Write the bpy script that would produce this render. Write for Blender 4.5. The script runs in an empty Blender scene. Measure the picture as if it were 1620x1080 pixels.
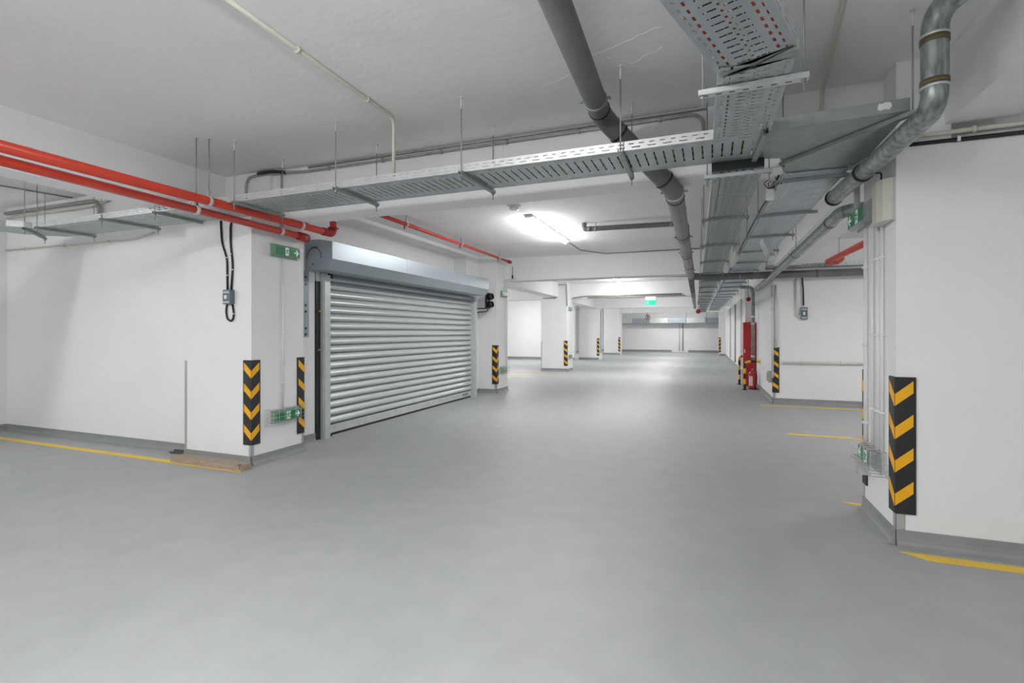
import bpy, math, random
from mathutils import Vector, Matrix
random.seed(7)
PI = math.pi
S = bpy.context.scene
C = S.collection
# ------------------------------------------------------------------ camera, world, exposure
cam_d = bpy.data.cameras.new('camera'); cam = bpy.data.objects.new('camera', cam_d); C.objects.link(cam)
EYE = 1.25
cam.location = (0, 0, EYE); cam.rotation_euler = (PI/2, 0, math.radians(21.06))
cam_d.sensor_width = 36.0; cam_d.lens = 800*36/1620.0; cam_d.shift_y = -14/1620.0
cam_d.clip_start = 0.05; cam_d.clip_end = 100
S.camera = cam
W = bpy.data.worlds.new('world'); S.world = W; W.use_nodes = True
W.node_tree.nodes['Background'].inputs[0].default_value = (0.9, 0.95, 1, 1)
W.node_tree.nodes['Background'].inputs[1].default_value = 0.3
S.view_settings.view_transform = 'Standard'; S.view_settings.look = 'None'
S.view_settings.gamma = 1.0; S.view_settings.use_curve_mapping = False
S.view_settings.exposure = 0.13
S.cycles.max_bounces = 12; S.cycles.diffuse_bounces = 8
ZC = 2.84          # ceiling
ZB = 2.36          # underside of the beams
# lamps: (x, y, along, power); each is a ceiling batten with its own light
TUBES = [(-2.25, 7.45, 'y', 0.68), (-2.46, 14.7, 'y', 0.85), (-2.3, 20.5, 'y', 0.85), (-2.3, 26.0, 'y', 0.85),
         (-1.3, 0.45, 'y', 0.95), (-2.2, -3.2, 'y', 1.1), (2.9, 0.0, 'y', 0.28), (-6.6, 0.5, 'y', 0.5), (-7.0, -3.0, 'y', 0.7),
         (-7.5, 13.2, 'y', 1.0), (-7.5, 20.0, 'y', 1.0), (-7.5, 27.5, 'y', 1.0), (3.6, 7.0, 'y', 0.75), (-2.0, 31.5, 'x', 0.9)]
LAMP_W = 110.0
# ------------------------------------------------------------------ materials
def mat(name, col, rough=0.6, metal=0.0, bump=0.0, bscale=80.0, var=0.0, vscale=3.0, emit=None, spec=None, stretch=None, alpha=None, trans=None):
    m = bpy.data.materials.new(name); m.use_nodes = True
    nt = m.node_tree; b = nt.nodes['Principled BSDF']
    b.inputs['Base Color'].default_value = (*col, 1); b.inputs['Roughness'].default_value = rough
    b.inputs['Metallic'].default_value = metal
    if spec is not None: b.inputs['Specular IOR Level'].default_value = spec
    tc = nt.nodes.new('ShaderNodeTexCoord'); mp = nt.nodes.new('ShaderNodeMapping')
    nt.links.new(tc.outputs['Object'], mp.inputs[0])
    if stretch: mp.inputs['Scale'].default_value = stretch
    if var:
        n = nt.nodes.new('ShaderNodeTexNoise'); n.inputs['Scale'].default_value = vscale; n.inputs['Detail'].default_value = 6
        r = nt.nodes.new('ShaderNodeMapRange'); r.inputs[1].default_value = 0.3; r.inputs[2].default_value = 0.7
        r.inputs[3].default_value = 1-var; r.inputs[4].default_value = 1+var
        x = nt.nodes.new('ShaderNodeMix'); x.data_type = 'RGBA'; x.blend_type = 'MULTIPLY'; x.inputs[0].default_value = 1
        x.inputs[6].default_value = (*col, 1)
        nt.links.new(mp.outputs[0], n.inputs['Vector']); nt.links.new(n.outputs[0], r.inputs[0])
        cb = nt.nodes.new('ShaderNodeCombineColor')
        for k in range(3): nt.links.new(r.outputs[0], cb.inputs[k])
        nt.links.new(cb.outputs[0], x.inputs[7]); nt.links.new(x.outputs[2], b.inputs['Base Color'])
    if bump:
        n2 = nt.nodes.new('ShaderNodeTexNoise'); n2.inputs['Scale'].default_value = bscale; n2.inputs['Detail'].default_value = 4
        bp = nt.nodes.new('ShaderNodeBump'); bp.inputs['Strength'].default_value = bump; bp.inputs['Distance'].default_value = 0.01
        nt.links.new(mp.outputs[0], n2.inputs['Vector']); nt.links.new(n2.outputs[0], bp.inputs['Height'])
        nt.links.new(bp.outputs[0], b.inputs['Normal'])
    if emit:
        b.inputs['Emission Color'].default_value = (*emit[0], 1); b.inputs['Emission Strength'].default_value = emit[1]
    if trans: b.inputs['Transmission Weight'].default_value = trans
    if alpha: b.inputs['Alpha'].default_value = alpha
    return m
M = dict(
    wall=mat('white_plaster', (0.83, 0.832, 0.84), 0.85, bump=0.25, bscale=45, var=0.015, vscale=2.5),
    ceil=mat('ceiling_plaster', (0.88, 0.88, 0.875), 0.9, bump=0.35, bscale=14, var=0.03, vscale=1.5),
    base=mat('grey_base_paint', (0.27, 0.285, 0.285), 0.55, var=0.08, vscale=6),
    yellow_line=mat('yellow_road_paint', (0.83, 0.56, 0.07), 0.55, var=0.06, vscale=20),
    galv=mat('galvanised_steel', (0.46, 0.50, 0.51), 0.42, metal=0.55, var=0.10, vscale=9),
    galvb=mat('galvanised_steel_bluish', (0.50, 0.56, 0.585), 0.4, metal=0.5, var=0.10, vscale=9),
    galvd=mat('galvanised_steel_dark', (0.33, 0.36, 0.36), 0.45, metal=0.5, var=0.12, vscale=12),
    galvl=mat('galvanised_steel_light', (0.66, 0.68, 0.68), 0.38, metal=0.5, var=0.08, vscale=14),
    pipe_galv=mat('spiral_galvanised_pipe', (0.30, 0.335, 0.32), 0.36, metal=0.55, var=0.45, vscale=26, stretch=(1.5, 1, .35)),
    pvc=mat('grey_drain_plastic', (0.155, 0.16, 0.165), 0.42, var=0.12, vscale=5),
    seal=mat('black_rubber_seal', (0.02, 0.02, 0.02), 0.6),
    ochre=mat('ochre_joint_tape', (0.12, 0.10, 0.045), 0.6),
    red=mat('red_fire_pipe_paint', (0.62, 0.055, 0.03), 0.32, var=0.08, vscale=6),
    redd=mat('red_valve_paint', (0.40, 0.03, 0.03), 0.35),
    redcab=mat('red_cabinet_paint', (0.50, 0.015, 0.02), 0.35, var=0.04),
    rubber=mat('black_guard_rubber', (0.022, 0.022, 0.024), 0.55, bump=0.1, bscale=200),
    amber=mat('amber_reflective_film', (0.93, 0.46, 0.006), 0.5, bump=0.4, bscale=260),
    alum=mat('aluminium_trim', (0.50, 0.50, 0.49), 0.4, metal=0.4),
    slat=mat('shutter_slat_coating', (0.52, 0.55, 0.56), 0.36, metal=0.25),
    slatg=mat('shutter_rail', (0.60, 0.62, 0.63), 0.4, metal=0.35, var=0.08, vscale=10),
    hous=mat('shutter_housing_sheet', (0.36, 0.41, 0.445), 0.36, metal=0.4, var=0.03),
    housd=mat('shutter_end_plate', (0.33, 0.385, 0.42), 0.45, metal=0.25, var=0.04),
    black=mat('black_plastic', (0.015, 0.016, 0.018), 0.4),
    cable=mat('black_cable_jacket', (0.02, 0.02, 0.022), 0.5),
    orange=mat('orange_cable_jacket', (0.75, 0.10, 0.03), 0.5),
    greenc=mat('green_cable_jacket', (0.12, 0.36, 0.06), 0.5),
    cond=mat('white_plastic_conduit', (0.66, 0.66, 0.64), 0.5),
    condg=mat('grey_steel_conduit', (0.36, 0.36, 0.34), 0.45, metal=0.3, var=0.15, vscale=20),
    cream=mat('cream_plastic', (0.62, 0.61, 0.53), 0.45),
    boxg=mat('grey_box_plastic', (0.50, 0.51, 0.50), 0.5),
    bluegrey=mat('blue_grey_switch_plastic', (0.12, 0.16, 0.20), 0.45),
    green=mat('exit_green_film', (0.012, 0.17, 0.06), 0.35, emit=((0.02, 0.30, 0.12), 0.05)),
    greenl=mat('exit_green_lit', (0.01, 0.40, 0.20), 0.35, emit=((0.01, 0.62, 0.33), 0.9)),
    pict=mat('exit_white_film', (0.72, 0.82, 0.76), 0.4, emit=((0.8, 0.95, 0.85), 0.12)),
    pictd=mat('exit_figure_print', (0.02, 0.10, 0.06), 0.4),
    lens=mat('clear_lens_plastic', (0.36, 0.60, 0.45), 0.25, alpha=0.55),
    lensg=mat('grey_clear_lens', (0.50, 0.54, 0.53), 0.2, alpha=0.6),
    white=mat('white_plastic', (0.8, 0.8, 0.79), 0.4),
    wood=mat('pine_plank', (0.36, 0.29, 0.215), 0.75, var=0.22, vscale=10, stretch=(1.2, 9, 9), bump=0.2, bscale=40),
    dust=mat('dark_dust', (0.10, 0.095, 0.09), 0.95, var=0.2, vscale=40),
    glow=mat('lamp_tube_glow', (1, 1, 1), 0.5, emit=((1.0, 0.985, 0.96), 9.0)),
    redglow=mat('red_lens', (0.45, 0.01, 0.03), 0.3),
    glassd=mat('dark_lens_glass', (0.02, 0.03, 0.03), 0.15),
    labelw=mat('white_label', (0.75, 0.73, 0.70), 0.5),
    yb=mat('barrier_yellow_paint', (0.85, 0.58, 0.02), 0.4),
    bb=mat('barrier_black_paint', (0.02, 0.02, 0.02), 0.4),
    brass=mat('brass_screw', (0.55, 0.36, 0.12), 0.4, metal=0.7),
)
def floor_material():
    m = bpy.data.materials.new('grey_resin_floor'); m.use_nodes = True
    nt = m.node_tree; b = nt.nodes['Principled BSDF']; L = nt.links.new
    tc = nt.nodes.new('ShaderNodeTexCoord')
    def noise(sc, det, vec=None):
        n = nt.nodes.new('ShaderNodeTexNoise'); n.inputs['Scale'].default_value = sc; n.inputs['Detail'].default_value = det
        L(vec or tc.outputs['Object'], n.inputs['Vector']); return n
    mp = nt.nodes.new('ShaderNodeMapping'); mp.inputs['Scale'].default_value = (1.0, 0.35, 1); mp.inputs['Rotation'].default_value = (0, 0, 0.5)
    L(tc.outputs['Object'], mp.inputs[0])
    n1 = noise(0.55, 5, mp.outputs[0]); n2 = noise(5, 8); n3 = noise(320, 3)
    r1 = nt.nodes.new('ShaderNodeValToRGB')
    r1.color_ramp.elements[0].position = 0.30; r1.color_ramp.elements[0].color = (0.345, 0.360, 0.370, 1)
    r1.color_ramp.elements[1].position = 0.72; r1.color_ramp.elements[1].color = (0.395, 0.410, 0.418, 1)
    L(n1.outputs[0], r1.inputs[0])
    mr = nt.nodes.new('ShaderNodeMapRange'); mr.inputs[1].default_value = 0.3; mr.inputs[2].default_value = 0.75
    mr.inputs[3].default_value = 0.95; mr.inputs[4].default_value = 1.05; L(n2.outputs[0], mr.inputs[0])
    mr3 = nt.nodes.new('ShaderNodeMapRange'); mr3.inputs[1].default_value = 0.3; mr3.inputs[2].default_value = 0.7
    mr3.inputs[3].default_value = 0.92; mr3.inputs[4].default_value = 1.08; L(n3.outputs[0], mr3.inputs[0])
    mu = nt.nodes.new('ShaderNodeMath'); mu.operation = 'MULTIPLY'; L(mr.outputs[0], mu.inputs[0]); L(mr3.outputs[0], mu.inputs[1])
    vm = nt.nodes.new('ShaderNodeVectorMath'); vm.operation = 'SCALE'; L(r1.outputs[0], vm.inputs[0]); L(mu.outputs[0], vm.inputs['Scale'])
    L(vm.outputs[0], b.inputs['Base Color'])
    rr = nt.nodes.new('ShaderNodeMapRange'); rr.inputs[1].default_value = 0.3; rr.inputs[2].default_value = 0.7
    rr.inputs[3].default_value = 0.42; rr.inputs[4].default_value = 0.6; L(n1.outputs[0], rr.inputs[0]); L(rr.outputs[0], b.inputs['Roughness'])
    bp = nt.nodes.new('ShaderNodeBump'); bp.inputs['Strength'].default_value = 0.15; bp.inputs['Distance'].default_value = 0.004
    L(n3.outputs[0], bp.inputs['Height']); L(bp.outputs[0], b.inputs['Normal'])
    return m
M['floor'] = floor_material()
# ------------------------------------------------------------------ mesh helpers
class MB:
    def __init__(s): s.v = []; s.f = []; s.smooth = False
    def quad(s, a, b, c, d):
        i = len(s.v); s.v += [Vector(a), Vector(b), Vector(c), Vector(d)]; s.f.append((i, i+1, i+2, i+3)); return s
    def prism(s, poly, h):
        """poly: list of 3-D points (planar); h: extrusion vector"""
        h = Vector(h); n = len(poly); i = len(s.v); P = [Vector(p) for p in poly]
        nn = Vector((0, 0, 0))
        for k in range(n): nn += P[k].cross(P[(k+1) % n])
        if nn.dot(h) > 0: P.reverse()
        s.v += P + [p+h for p in P]
        s.f.append(tuple(range(i, i+n))); s.f.append(tuple(range(i+2*n-1, i+n-1, -1)))
        for k in range(n): s.f.append((i+k, i+n+k, i+n+(k+1) % n, i+(k+1) % n))
        return s
    def box(s, x0, x1, y0, y1, z0, z1):
        return s.prism([(x0, y0, z0), (x1, y0, z0), (x1, y1, z0), (x0, y1, z0)], (0, 0, z1-z0))
    def frame_box(s, c, ax, half):
        """oriented box: centre, three unit axes, half sizes"""
        c = Vector(c); a, b, d = [Vector(x)*h for x, h in zip(ax, half)]
        return s.prism([c-a-b-d, c+a-b-d, c+a+b-d, c-a+b-d], 2*d)
    def bar(s, p, q, w, h, up=(0, 0, 1)):
        p = Vector(p); q = Vector(q); d = (q-p); L = d.length; d.normalize(); up = Vector(up)
        si = d.cross(up).normalized(); u = si.cross(d).normalized()
        return s.frame_box((p+q)/2, (d, si, u), (L/2, w/2, h/2))
    def tube(s, pts, r, n=12, cap=True):
        pts = [Vector(p) for p in pts]; rs = r if isinstance(r, (list, tuple)) else [r]*len(pts)
        s.smooth = True
        t0 = (pts[1]-pts[0]).normalized(); ref = Vector((0, 0, 1)) if abs(t0.z) < 0.9 else Vector((1, 0, 0))
        u = t0.cross(ref).normalized(); i0 = len(s.v)
        for k, p in enumerate(pts):
            if k == 0: t = (pts[1]-p)
            elif k == len(pts)-1: t = (p-pts[k-1])
            else: t = (pts[k+1]-p).normalized()+(p-pts[k-1]).normalized()
            t.normalize(); u = (u-t*u.dot(t)).normalized(); w = t.cross(u)
            for j in range(n):
                a = 2*PI*j/n; s.v.append(p+(u*math.cos(a)+w*math.sin(a))*rs[k])
        for k in range(len(pts)-1):
            for j in range(n):
                a = i0+k*n+j; b = i0+k*n+(j+1) % n; s.f.append((a, b, b+n, a+n))
        if cap:
            s.f.append(tuple(i0+j for j in range(n-1, -1, -1))); e = i0+(len(pts)-1)*n; s.f.append(tuple(e+j for j in range(n)))
        return s
    def disc_prism(s, c, nrm, r, h, n=16):
        c = Vector(c); nrm = Vector(nrm).normalized(); ref = Vector((0, 0, 1)) if abs(nrm.z) < 0.9 else Vector((1, 0, 0))
        u = nrm.cross(ref).normalized(); w = nrm.cross(u)
        return s.prism([c+(u*math.cos(2*PI*j/n)+w*math.sin(2*PI*j/n))*r for j in range(n)], nrm*h)
def fillet(pts, rad, n=6):
    pts = [Vector(p) for p in pts]; out = [pts[0]]
    for k in range(1, len(pts)-1):
        a, b, c = pts[k-1], pts[k], pts[k+1]
        d1 = (a-b); d2 = (c-b); r = min(rad, d1.length*0.45, d2.length*0.45)
        p = b+d1.normalized()*r; q = b+d2.normalized()*r
        for j in range(n+1):
            t = j/n; out.append(p*(1-t)**2+b*2*t*(1-t)+q*t*t)
    out.append(pts[-1]); return out
def part(name, mb, m, parent=None, label=None, loc=None, kind=None, solid=None):
    me = bpy.data.meshes.new(name); o = bpy.data.objects.new(name, me); C.objects.link(o)
    if parent is not None:
        o.parent = parent; inv = world(parent).inverted()
        vs = [inv @ v for v in mb.v]
    else:
        lo = Vector(loc) if loc is not None else Vector((0, 0, 0)); o.location = lo; vs = [v-lo for v in mb.v]
    me.from_pydata([tuple(v) for v in vs], [], mb.f)
    if mb.smooth:
        for p in me.polygons: p.use_smooth = len(p.vertices) == 4
    me.materials.append(M[m] if isinstance(m, str) else m)
    if solid:
        md = o.modifiers.new('thickness', 'SOLIDIFY'); md.thickness = solid; md.offset = 0
    if label: o['label'] = label
    if kind: o['kind'] = kind
    return o
_w = {}
def world(o):
    m = Matrix.Translation(o.location) @ o.rotation_euler.to_matrix().to_4x4()
    return world(o.parent) @ m if o.parent else m
def tag(o, label, cat, group=None):
    o['label'] = label; o['category'] = cat
    if group: o['group'] = group
    return o
def thing(name, label, cat, loc, rz=0, group=None):
    o = bpy.data.objects.new(name, None); C.objects.link(o); o.location = loc; o.rotation_euler = (0, 0, rz)
    o.empty_display_size = 0.1
    return tag(o, label, cat, group)
def copy_tree(o, parent=None):
    c = o.copy(); C.objects.link(c); c.parent = parent
    for ch in list(o.children): copy_tree(ch, c)
    return c
def struct(name, mb, m, parent=None, solid=None):
    return part(name, mb, m, parent, kind='structure', solid=solid)
def B(*a): return MB().box(*a)
ORD = ['first', 'second', 'third', 'fourth', 'fifth', 'sixth', 'seventh', 'eighth', 'ninth', 'tenth', 'eleventh', 'twelfth', 'thirteenth',
       'fourteenth', 'fifteenth', 'sixteenth', 'seventeenth', 'eighteenth', 'nineteenth', 'twentieth', 'twenty-first', 'twenty-second']
# ------------------------------------------------------------------ setting: floor, ceiling, outer walls
X0, X1, Y0, Y1 = -11.0, 7.0, -5.5, 34.0
struct('floor', B(X0-.2, X1+.2, Y0-.2, Y1+.2, -0.2, 0), 'floor')
struct('ceiling', B(X0-.2, X1+.2, Y0-.2, Y1+.2, ZC, ZC+0.2), 'ceil')
struct('wall_rear', B(X0, X1, Y0-.2, Y0, 0, ZC), 'wall')
struct('wall_right', B(X1, X1+.2, Y0, Y1, 0, ZC), 'wall')
struct('wall_back', B(X0, X1, Y1, Y1+.2, 0, ZC), 'wall')
struct('wall_left', B(X0-.2, X0, 4.0, Y1, 0, ZC), 'wall')
struct('wall_left_bay', B(-8.56, -8.36, Y0, 3.72, 0, ZC), 'wall')
struct('wall_left_front', B(X0, -4.89, 3.72, 3.98, 0, ZC), 'wall')
# left pillar by the shutter and the jamb wall beside it
struct('pillar', B(-4.89, -4.0, 3.56, 4.22, 0, ZB), 'wall')
struct('pillar_head', B(-4.60, -4.0, 3.78, 4.22, ZB, ZC), 'wall')
struct('wall_jamb_near', B(-5.4, -4.25, 3.98, 4.66, 0, ZC), 'wall')
struct('wall_over_shutter', B(-5.4, -4.72, 4.66, 9.60, 1.95, 2.765), 'wall')
struct('wall_over_shutter_upper', B(-5.4, -4.45, 4.66, 9.60, 2.765, ZC), 'wall')
struct('wall_jamb_far', B(-5.4, -4.45, 9.02, 9.62, 0, 2.765), 'wall')
struct('wall_lintel', B(-4.9, -4.37, 4.66, 9.02, 1.95, 2.31), 'wall')
struct('wall_behind_shutter', B(-5.4, -4.9, 4.66, 9.02, 0, 1.95), 'wall')
struct('wall_ramp_side', B(-11, -4.5, 9.62, 9.9, 0, ZC), 'wall')
struct('pillar', B(-4.5, -4.04, 9.60, 10.22, 0, ZC), 'wall')
# far left pillars
struct('pillar', B(-5.03, -4.17, 15.7, 16.45, 0, ZC), 'wall')
struct('pillar', B(-5.55, -4.62, 23.1, 23.9, 0, ZC), 'wall')
struct('pillar', B(-5.5, -4.58, 28.9, 29.6, 0, ZC), 'wall')
struct('wall_left_pocket', B(-11, -5.6, 22.4, 22.7, 0, ZC), 'wall')
# right pillar
struct('pillar', B(1.04, 1.30, 3.59, 4.24, 0, ZC), 'wall')
struct('wall_right_front', B(1.30, X1, 3.59, 3.85, 0, 2.33), 'wall')
struct('beam_right_front', B(1.30, X1, 3.72, 4.0, 2.33, ZC), 'wall')
# wall beyond the right opening, drifting a little towards the corridor
def skew(mb, x0a, x0b, ya, yb, x1, z0, z1):
    return mb.prism([(x0a, ya, z0), (x1, ya, z0), (x1, yb, z0), (x0b, yb, z0)], (0, 0, z1-z0))
struct('wall_right_far', skew(MB(), 1.10, 0.93, 10.02, 30.0, 6.9, 0, ZC), 'wall')
struct('pillar', B(0.62, 1.2, 29.6, 30.3, 0, ZC), 'wall')
struct('pilaster', B(0.86, 1.10, 13.35, 13.75, 0, 2.3), 'wall')
# beams
struct('beam', B(-4.60, 1.04, 3.82, 4.06, ZB, ZC), 'wall')
struct('beam', B(-4.84, -4.60, Y0, 3.90, 2.40, ZC), 'wall')
struct('beam', B(1.27, 1.6, Y0, 3.59, 2.44, ZC), 'wall')
struct('beam', B(-4.04, 1.5, 10.12, 10.5, ZB, ZC), 'wall')
struct('beam', B(-11, 1.04, 16.2, 16.55, ZB, ZC), 'wall')
struct('beam', B(-5, 1.0, 22.9, 23.25, ZB, ZC), 'wall')
struct('beam', B(-5, 1.0, 29.0, 29.35, ZB, ZC), 'wall')
struct('beam', B(-4.85, -4.45, 10.22, 15.7, 2.40, ZC), 'wall')
struct('beam', B(-5.1, -4.75, 16.55, 23.1, 2.40, ZC), 'wall')
struct('beam', B(1.06, 1.46, 4.24, 10.02, 2.38, ZC), 'wall')
struct('beam', B(-11, -4.5, 9.9, 10.3, 2.30, ZC), 'wall')
# ------------------------------------------------------------------ skirting: grey coved upstands
def cove(name, a, b, n, h=0.085, t=0.012, lip=0.05):
    """painted upstand along the wall foot from a to b; n is the outward normal"""
    a = Vector((*a, 0)); b = Vector((*b, 0)); n = Vector((*n, 0))
    prof = [(0, 0.001), (lip, 0.001), (lip*.85, .006), (lip*0.5, 0.014), (lip*0.32, 0.032), (t, 0.055), (t, h), (0, h)]
    mb = MB(); mb.prism([a+n*p[0]+Vector((0, 0, p[1])) for p in prof], b-a)
    return struct(name, mb, 'base')
cove('baseboard_left', (-8.36, 3.72), (-4.89, 3.72), (0, -1))
cove('baseboard_left_bay', (-8.36, Y0), (-8.36, 3.72), (1, 0))
cove('baseboard_pillar_front', (-4.89, 3.56), (-4.0, 3.56), (0, -1))
cove('baseboard_pillar_side', (-4.0, 3.56), (-4.0, 4.22), (1, 0))
cove('baseboard_jamb', (-4.25, 4.22), (-4.25, 4.66), (1, 0), lip=0.03)
cove('baseboard_far_jamb', (-4.45, 9.02), (-4.45, 9.6), (1, 0), lip=0.03)
cove('baseboard_second_pillar', (-4.5, 9.60), (-4.04, 9.60), (0, -1))
cove('baseboard_second_pillar_side', (-4.04, 9.60), (-4.04, 10.22), (1, 0))
cove('baseboard_third_pillar', (-5.03, 15.7), (-4.17, 15.7), (0, -1), h=.1)
cove('baseboard_third_pillar_side', (-4.17, 15.7), (-4.17, 16.45), (1, 0))
cove('baseboard_fourth_pillar', (-5.55, 23.1), (-4.62, 23.1), (0, -1), h=.1)
cove('baseboard_fifth_pillar', (-5.5, 28.9), (-4.58, 28.9), (0, -1), h=.1)
cove('baseboard_pocket', (-11, 22.4), (-5.6, 22.4), (0, -1), h=.12)
cove('baseboard_end_left', (-8, 34), (-2.1, 34), (0, -1), h=.14)
cove('baseboard_end_right', (-1.1, 34), (1.0, 34), (0, -1), h=.14)
cove('baseboard_right', (1.04, 3.59), (X1, 3.59), (0, -1), h=0.095)
cove('baseboard_right_pillar_side', (1.04, 4.24), (1.04, 3.59), (-1, 0), h=0.095)
cove('baseboard_far_wall', (1.10, 10.02), (6.9, 10.02), (0, -1), h=0.095)
cove('baseboard_right_far', (0.93, 30.0), (1.10, 10.02), (-1, 0), h=0.095)
cove('baseboard_far_pillar', (0.62, 29.6), (1.2, 29.6), (0, -1), h=0.1)
# ------------------------------------------------------------------ painted bay lines
def line(poly, label):
    mb = MB(); mb.prism([(x, y, 0.0005) for x, y in poly], (0, 0, 0.0025))
    c = Vector((sum(p[0] for p in poly)/len(poly), sum(p[1] for p in poly)/len(poly), 0))
    o = part('floor_marking', mb, 'yellow_line', loc=c); tag(o, label, 'floor marking', 'yellow parking lines on the floor')
line([(-8.3, 3.37), (-3.88, 3.34), (-3.95, 3.42), (-8.3, 3.45)], 'long yellow line on the floor before the left wall, ending at the plank')
line([(1.02, 3.49), (1.14, 3.40), (6.9, 3.37), (6.9, 3.45)], 'yellow line on the floor before the nearest wall at right')
line([(0.85, 9.62), (3.2, 9.62), (3.2, 9.72), (0.85, 9.72)], 'thin yellow line on the floor before the wall with the black and grey switch')
line([(0.93, 6.98), (3.2, 6.98), (3.2, 7.07), (0.93, 7.07)], 'thin yellow line on the floor halfway into the right opening')
line([(0.91, 4.36), (1.06, 4.29), (1.6, 4.29), (1.6, 4.36)], 'short yellow line end beside the foot of the nearest right pillar')
for k, (y, xa) in enumerate([(11.6, -4.6), (13.2, -4.4), (14.9, -4.4)]):
    line([(-9.5, y), (xa, y), (xa, y+.09), (-9.5, y+.09)], 'pale yellow bay line on the floor between second and third left pillars, %s one' % ['nearest', 'middle', 'farthest'][k])
# ------------------------------------------------------------------ wall corner trims (bare metal angles)
def angle(x, y, sx, sy, z0, z1, label, w=0.022):
    mb = MB(); t = 0.002
    xa, xb = sorted((x-sx*t, x+sx*w)); ya, yb = sorted((y-sy*t, y)); mb.box(xa, xb, ya, yb, z0, z1)
    xa, xb = sorted((x-sx*t, x)); ya, yb = sorted((y-sy*t, y+sy*w)); mb.box(xa, xb, ya, yb, z0, z1)
    o = part('corner_angle', mb, 'alum', loc=(x, y, z0)); tag(o, label, 'metal trim', 'metal corner angles on wall edges')
angle(-4.89, 3.56, 1, 1, 0.0, 0.97, 'bare metal corner angle on left edge of the nearest left pillar, above plank end', 0.03)
angle(-4.0, 3.56, -1, 1, 0.0, 0.19, 'metal corner angle below the V-striped guard of the nearest left pillar', 0.03)
angle(-4.0, 4.22, -1, -1, 0.0, 0.19, 'metal corner angle below the guard right beside the roller shutter', 0.03)
angle(1.04, 3.59, 1, 1, 0.0, 0.19, 'metal corner angle below the largest guard on the nearest right pillar', 0.045)
angle(1.04, 4.24, 1, -1, 0.0, 0.97, 'thin metal corner angle on the rear edge of the nearest right pillar', 0.03)
angle(1.10, 10.02, 1, 1, 0.0, 0.19, 'metal corner angle below the guard on the wall beyond the right opening', 0.04)
angle(-4.04, 9.60, -1, 1, 0.0, 0.19, 'metal corner angle below the guard of the pillar with the traffic light', 0.04)
angle(-5.03, 15.7, 1, 1, 0.0, 0.97, 'thin metal angle on the left edge of the third left pillar', 0.03)
# ------------------------------------------------------------------ corner guards
def chev(mb, z, rise, band, w, t, axis):
    """one leg of a chevron; axis 0 lies on the face y=-t, axis 1 on the face x=-t"""
    a0, a1 = 0.002, w*0.86
    if axis == 0: q = [(-t+a0, -t, z), (a1, -t, z+rise), (a1, -t, z+rise+band), (-t+a0, -t, z+band)]; h = (0, -0.0015, 0)
    else: q = [(-t, -t+a0, z), (-t, a1, z+rise), (-t, a1, z+rise+band), (-t, -t+a0, z+band)]; h = (-0.0015, 0, 0)
    mb.prism(q, h)
def guard_proto(flip=False):
    g = thing('corner_guard', '', 'corner guard', (0, 0, 0))
    t, w, h = 0.010, 0.094, 0.80
    mb = MB(); mb.prism([(-t, -t*0.3, 0), (-t*0.3, -t, 0), (w, -t, 0), (w, 0, 0), (0, 0, 0), (0, w, 0), (-t, w, 0)], (0, 0, h))
    part('body', mb, 'rubber', g)
    for k in range(4):
        mb = MB(); z = 0.05+k*0.195
        if flip:
            for ax in (0, 1): chev(mb, z+0.075, -0.07, 0.062, w, t, ax)
        else:
            for ax in (0, 1): chev(mb, z-.005, 0.078, 0.070, w, t, ax)
        part('chevron', mb, 'amber', g)
    for z in (0.03, 0.4, 0.77):
        mb = MB(); mb.disc_prism((w*0.75, -t, z), (0, -1, 0), 0.005, 0.001, 8); part('screw', mb, 'black', g)
    return g
gp = guard_proto(); gf = guard_proto(True)
GUARDS = [(1.04, 3.59, 0, 'largest black and yellow corner guard, V stripes, on the nearest right pillar'),
          (-4.0, 3.56, 90, 'black and yellow V-striped corner guard on front corner of nearest left pillar'),
          (-4.0, 4.22, 180, 'black and yellow guard with falling stripes beside the roller shutter rail'),
          (1.04, 4.24, -90, 'black and yellow guard seen edge-on behind the wire-caged exit lamp at right'),
          (-4.04, 9.60, 90, 'black and yellow guard below the traffic light, right of the shutter'),
          (-4.17, 15.7, 90, 'black and yellow guard on the third pillar of the left row'),
          (-4.62, 23.1, 90, 'black and yellow guard on the fourth pillar of the left row'),
          (-4.58, 28.9, 90, 'black and yellow guard on the last pillar of the left row'),
          (0.62, 29.6, 0, 'small black and yellow guard on the farthest right pillar')]
for i, (x, y, r, lab) in enumerate(GUARDS):
    g = gp if i == 0 else copy_tree(gp)
    g.location = (x, y, 0.19); g.rotation_euler = (0, 0, math.radians(r)); g['label'] = lab; g['group'] = 'black and yellow corner guards'
gf.location = (1.10, 10.02, 0.19); gf['label'] = 'black and yellow guard on the wall corner right of the fire extinguisher'; gf['group'] = 'black and yellow corner guards'
# ------------------------------------------------------------------ roller shutter
sh = thing('roller_shutter', 'closed grey roller shutter of curved steel slats between the first two left pillars', 'garage door', (-4.3, 6.87, 0))
ya, yb = 4.80, 8.93; xs = -4.30; pitch = 0.0965; z = 0.135; k = 0
slat0 = None
def slat_profile(x, z0, h):
    n = 8; pr = []
    for j in range(n+1):
        t = j/n; pr.append((x+0.004+0.036*math.sin(PI*t**0.66)**0.8, z0+h*(0.02+0.90*t)))
    pr.append((x-0.010, z0+h)); pr.append((x-0.016, z0+h)); pr.append((x-0.016, z0)); pr.append((x-.004, z0))
    return pr
while z < 2.02:
    if slat0 is None:
        mb = MB(); mb.prism([(a, ya, b) for a, b in slat_profile(xs, z, pitch)], (0, yb-ya, 0))
        slat0 = part('slat', mb, 'slat', sh)
    else:
        o = slat0.copy(); C.objects.link(o); o.parent = sh; o.location = (0, 0, k*pitch)
    z += pitch; k += 1
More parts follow.
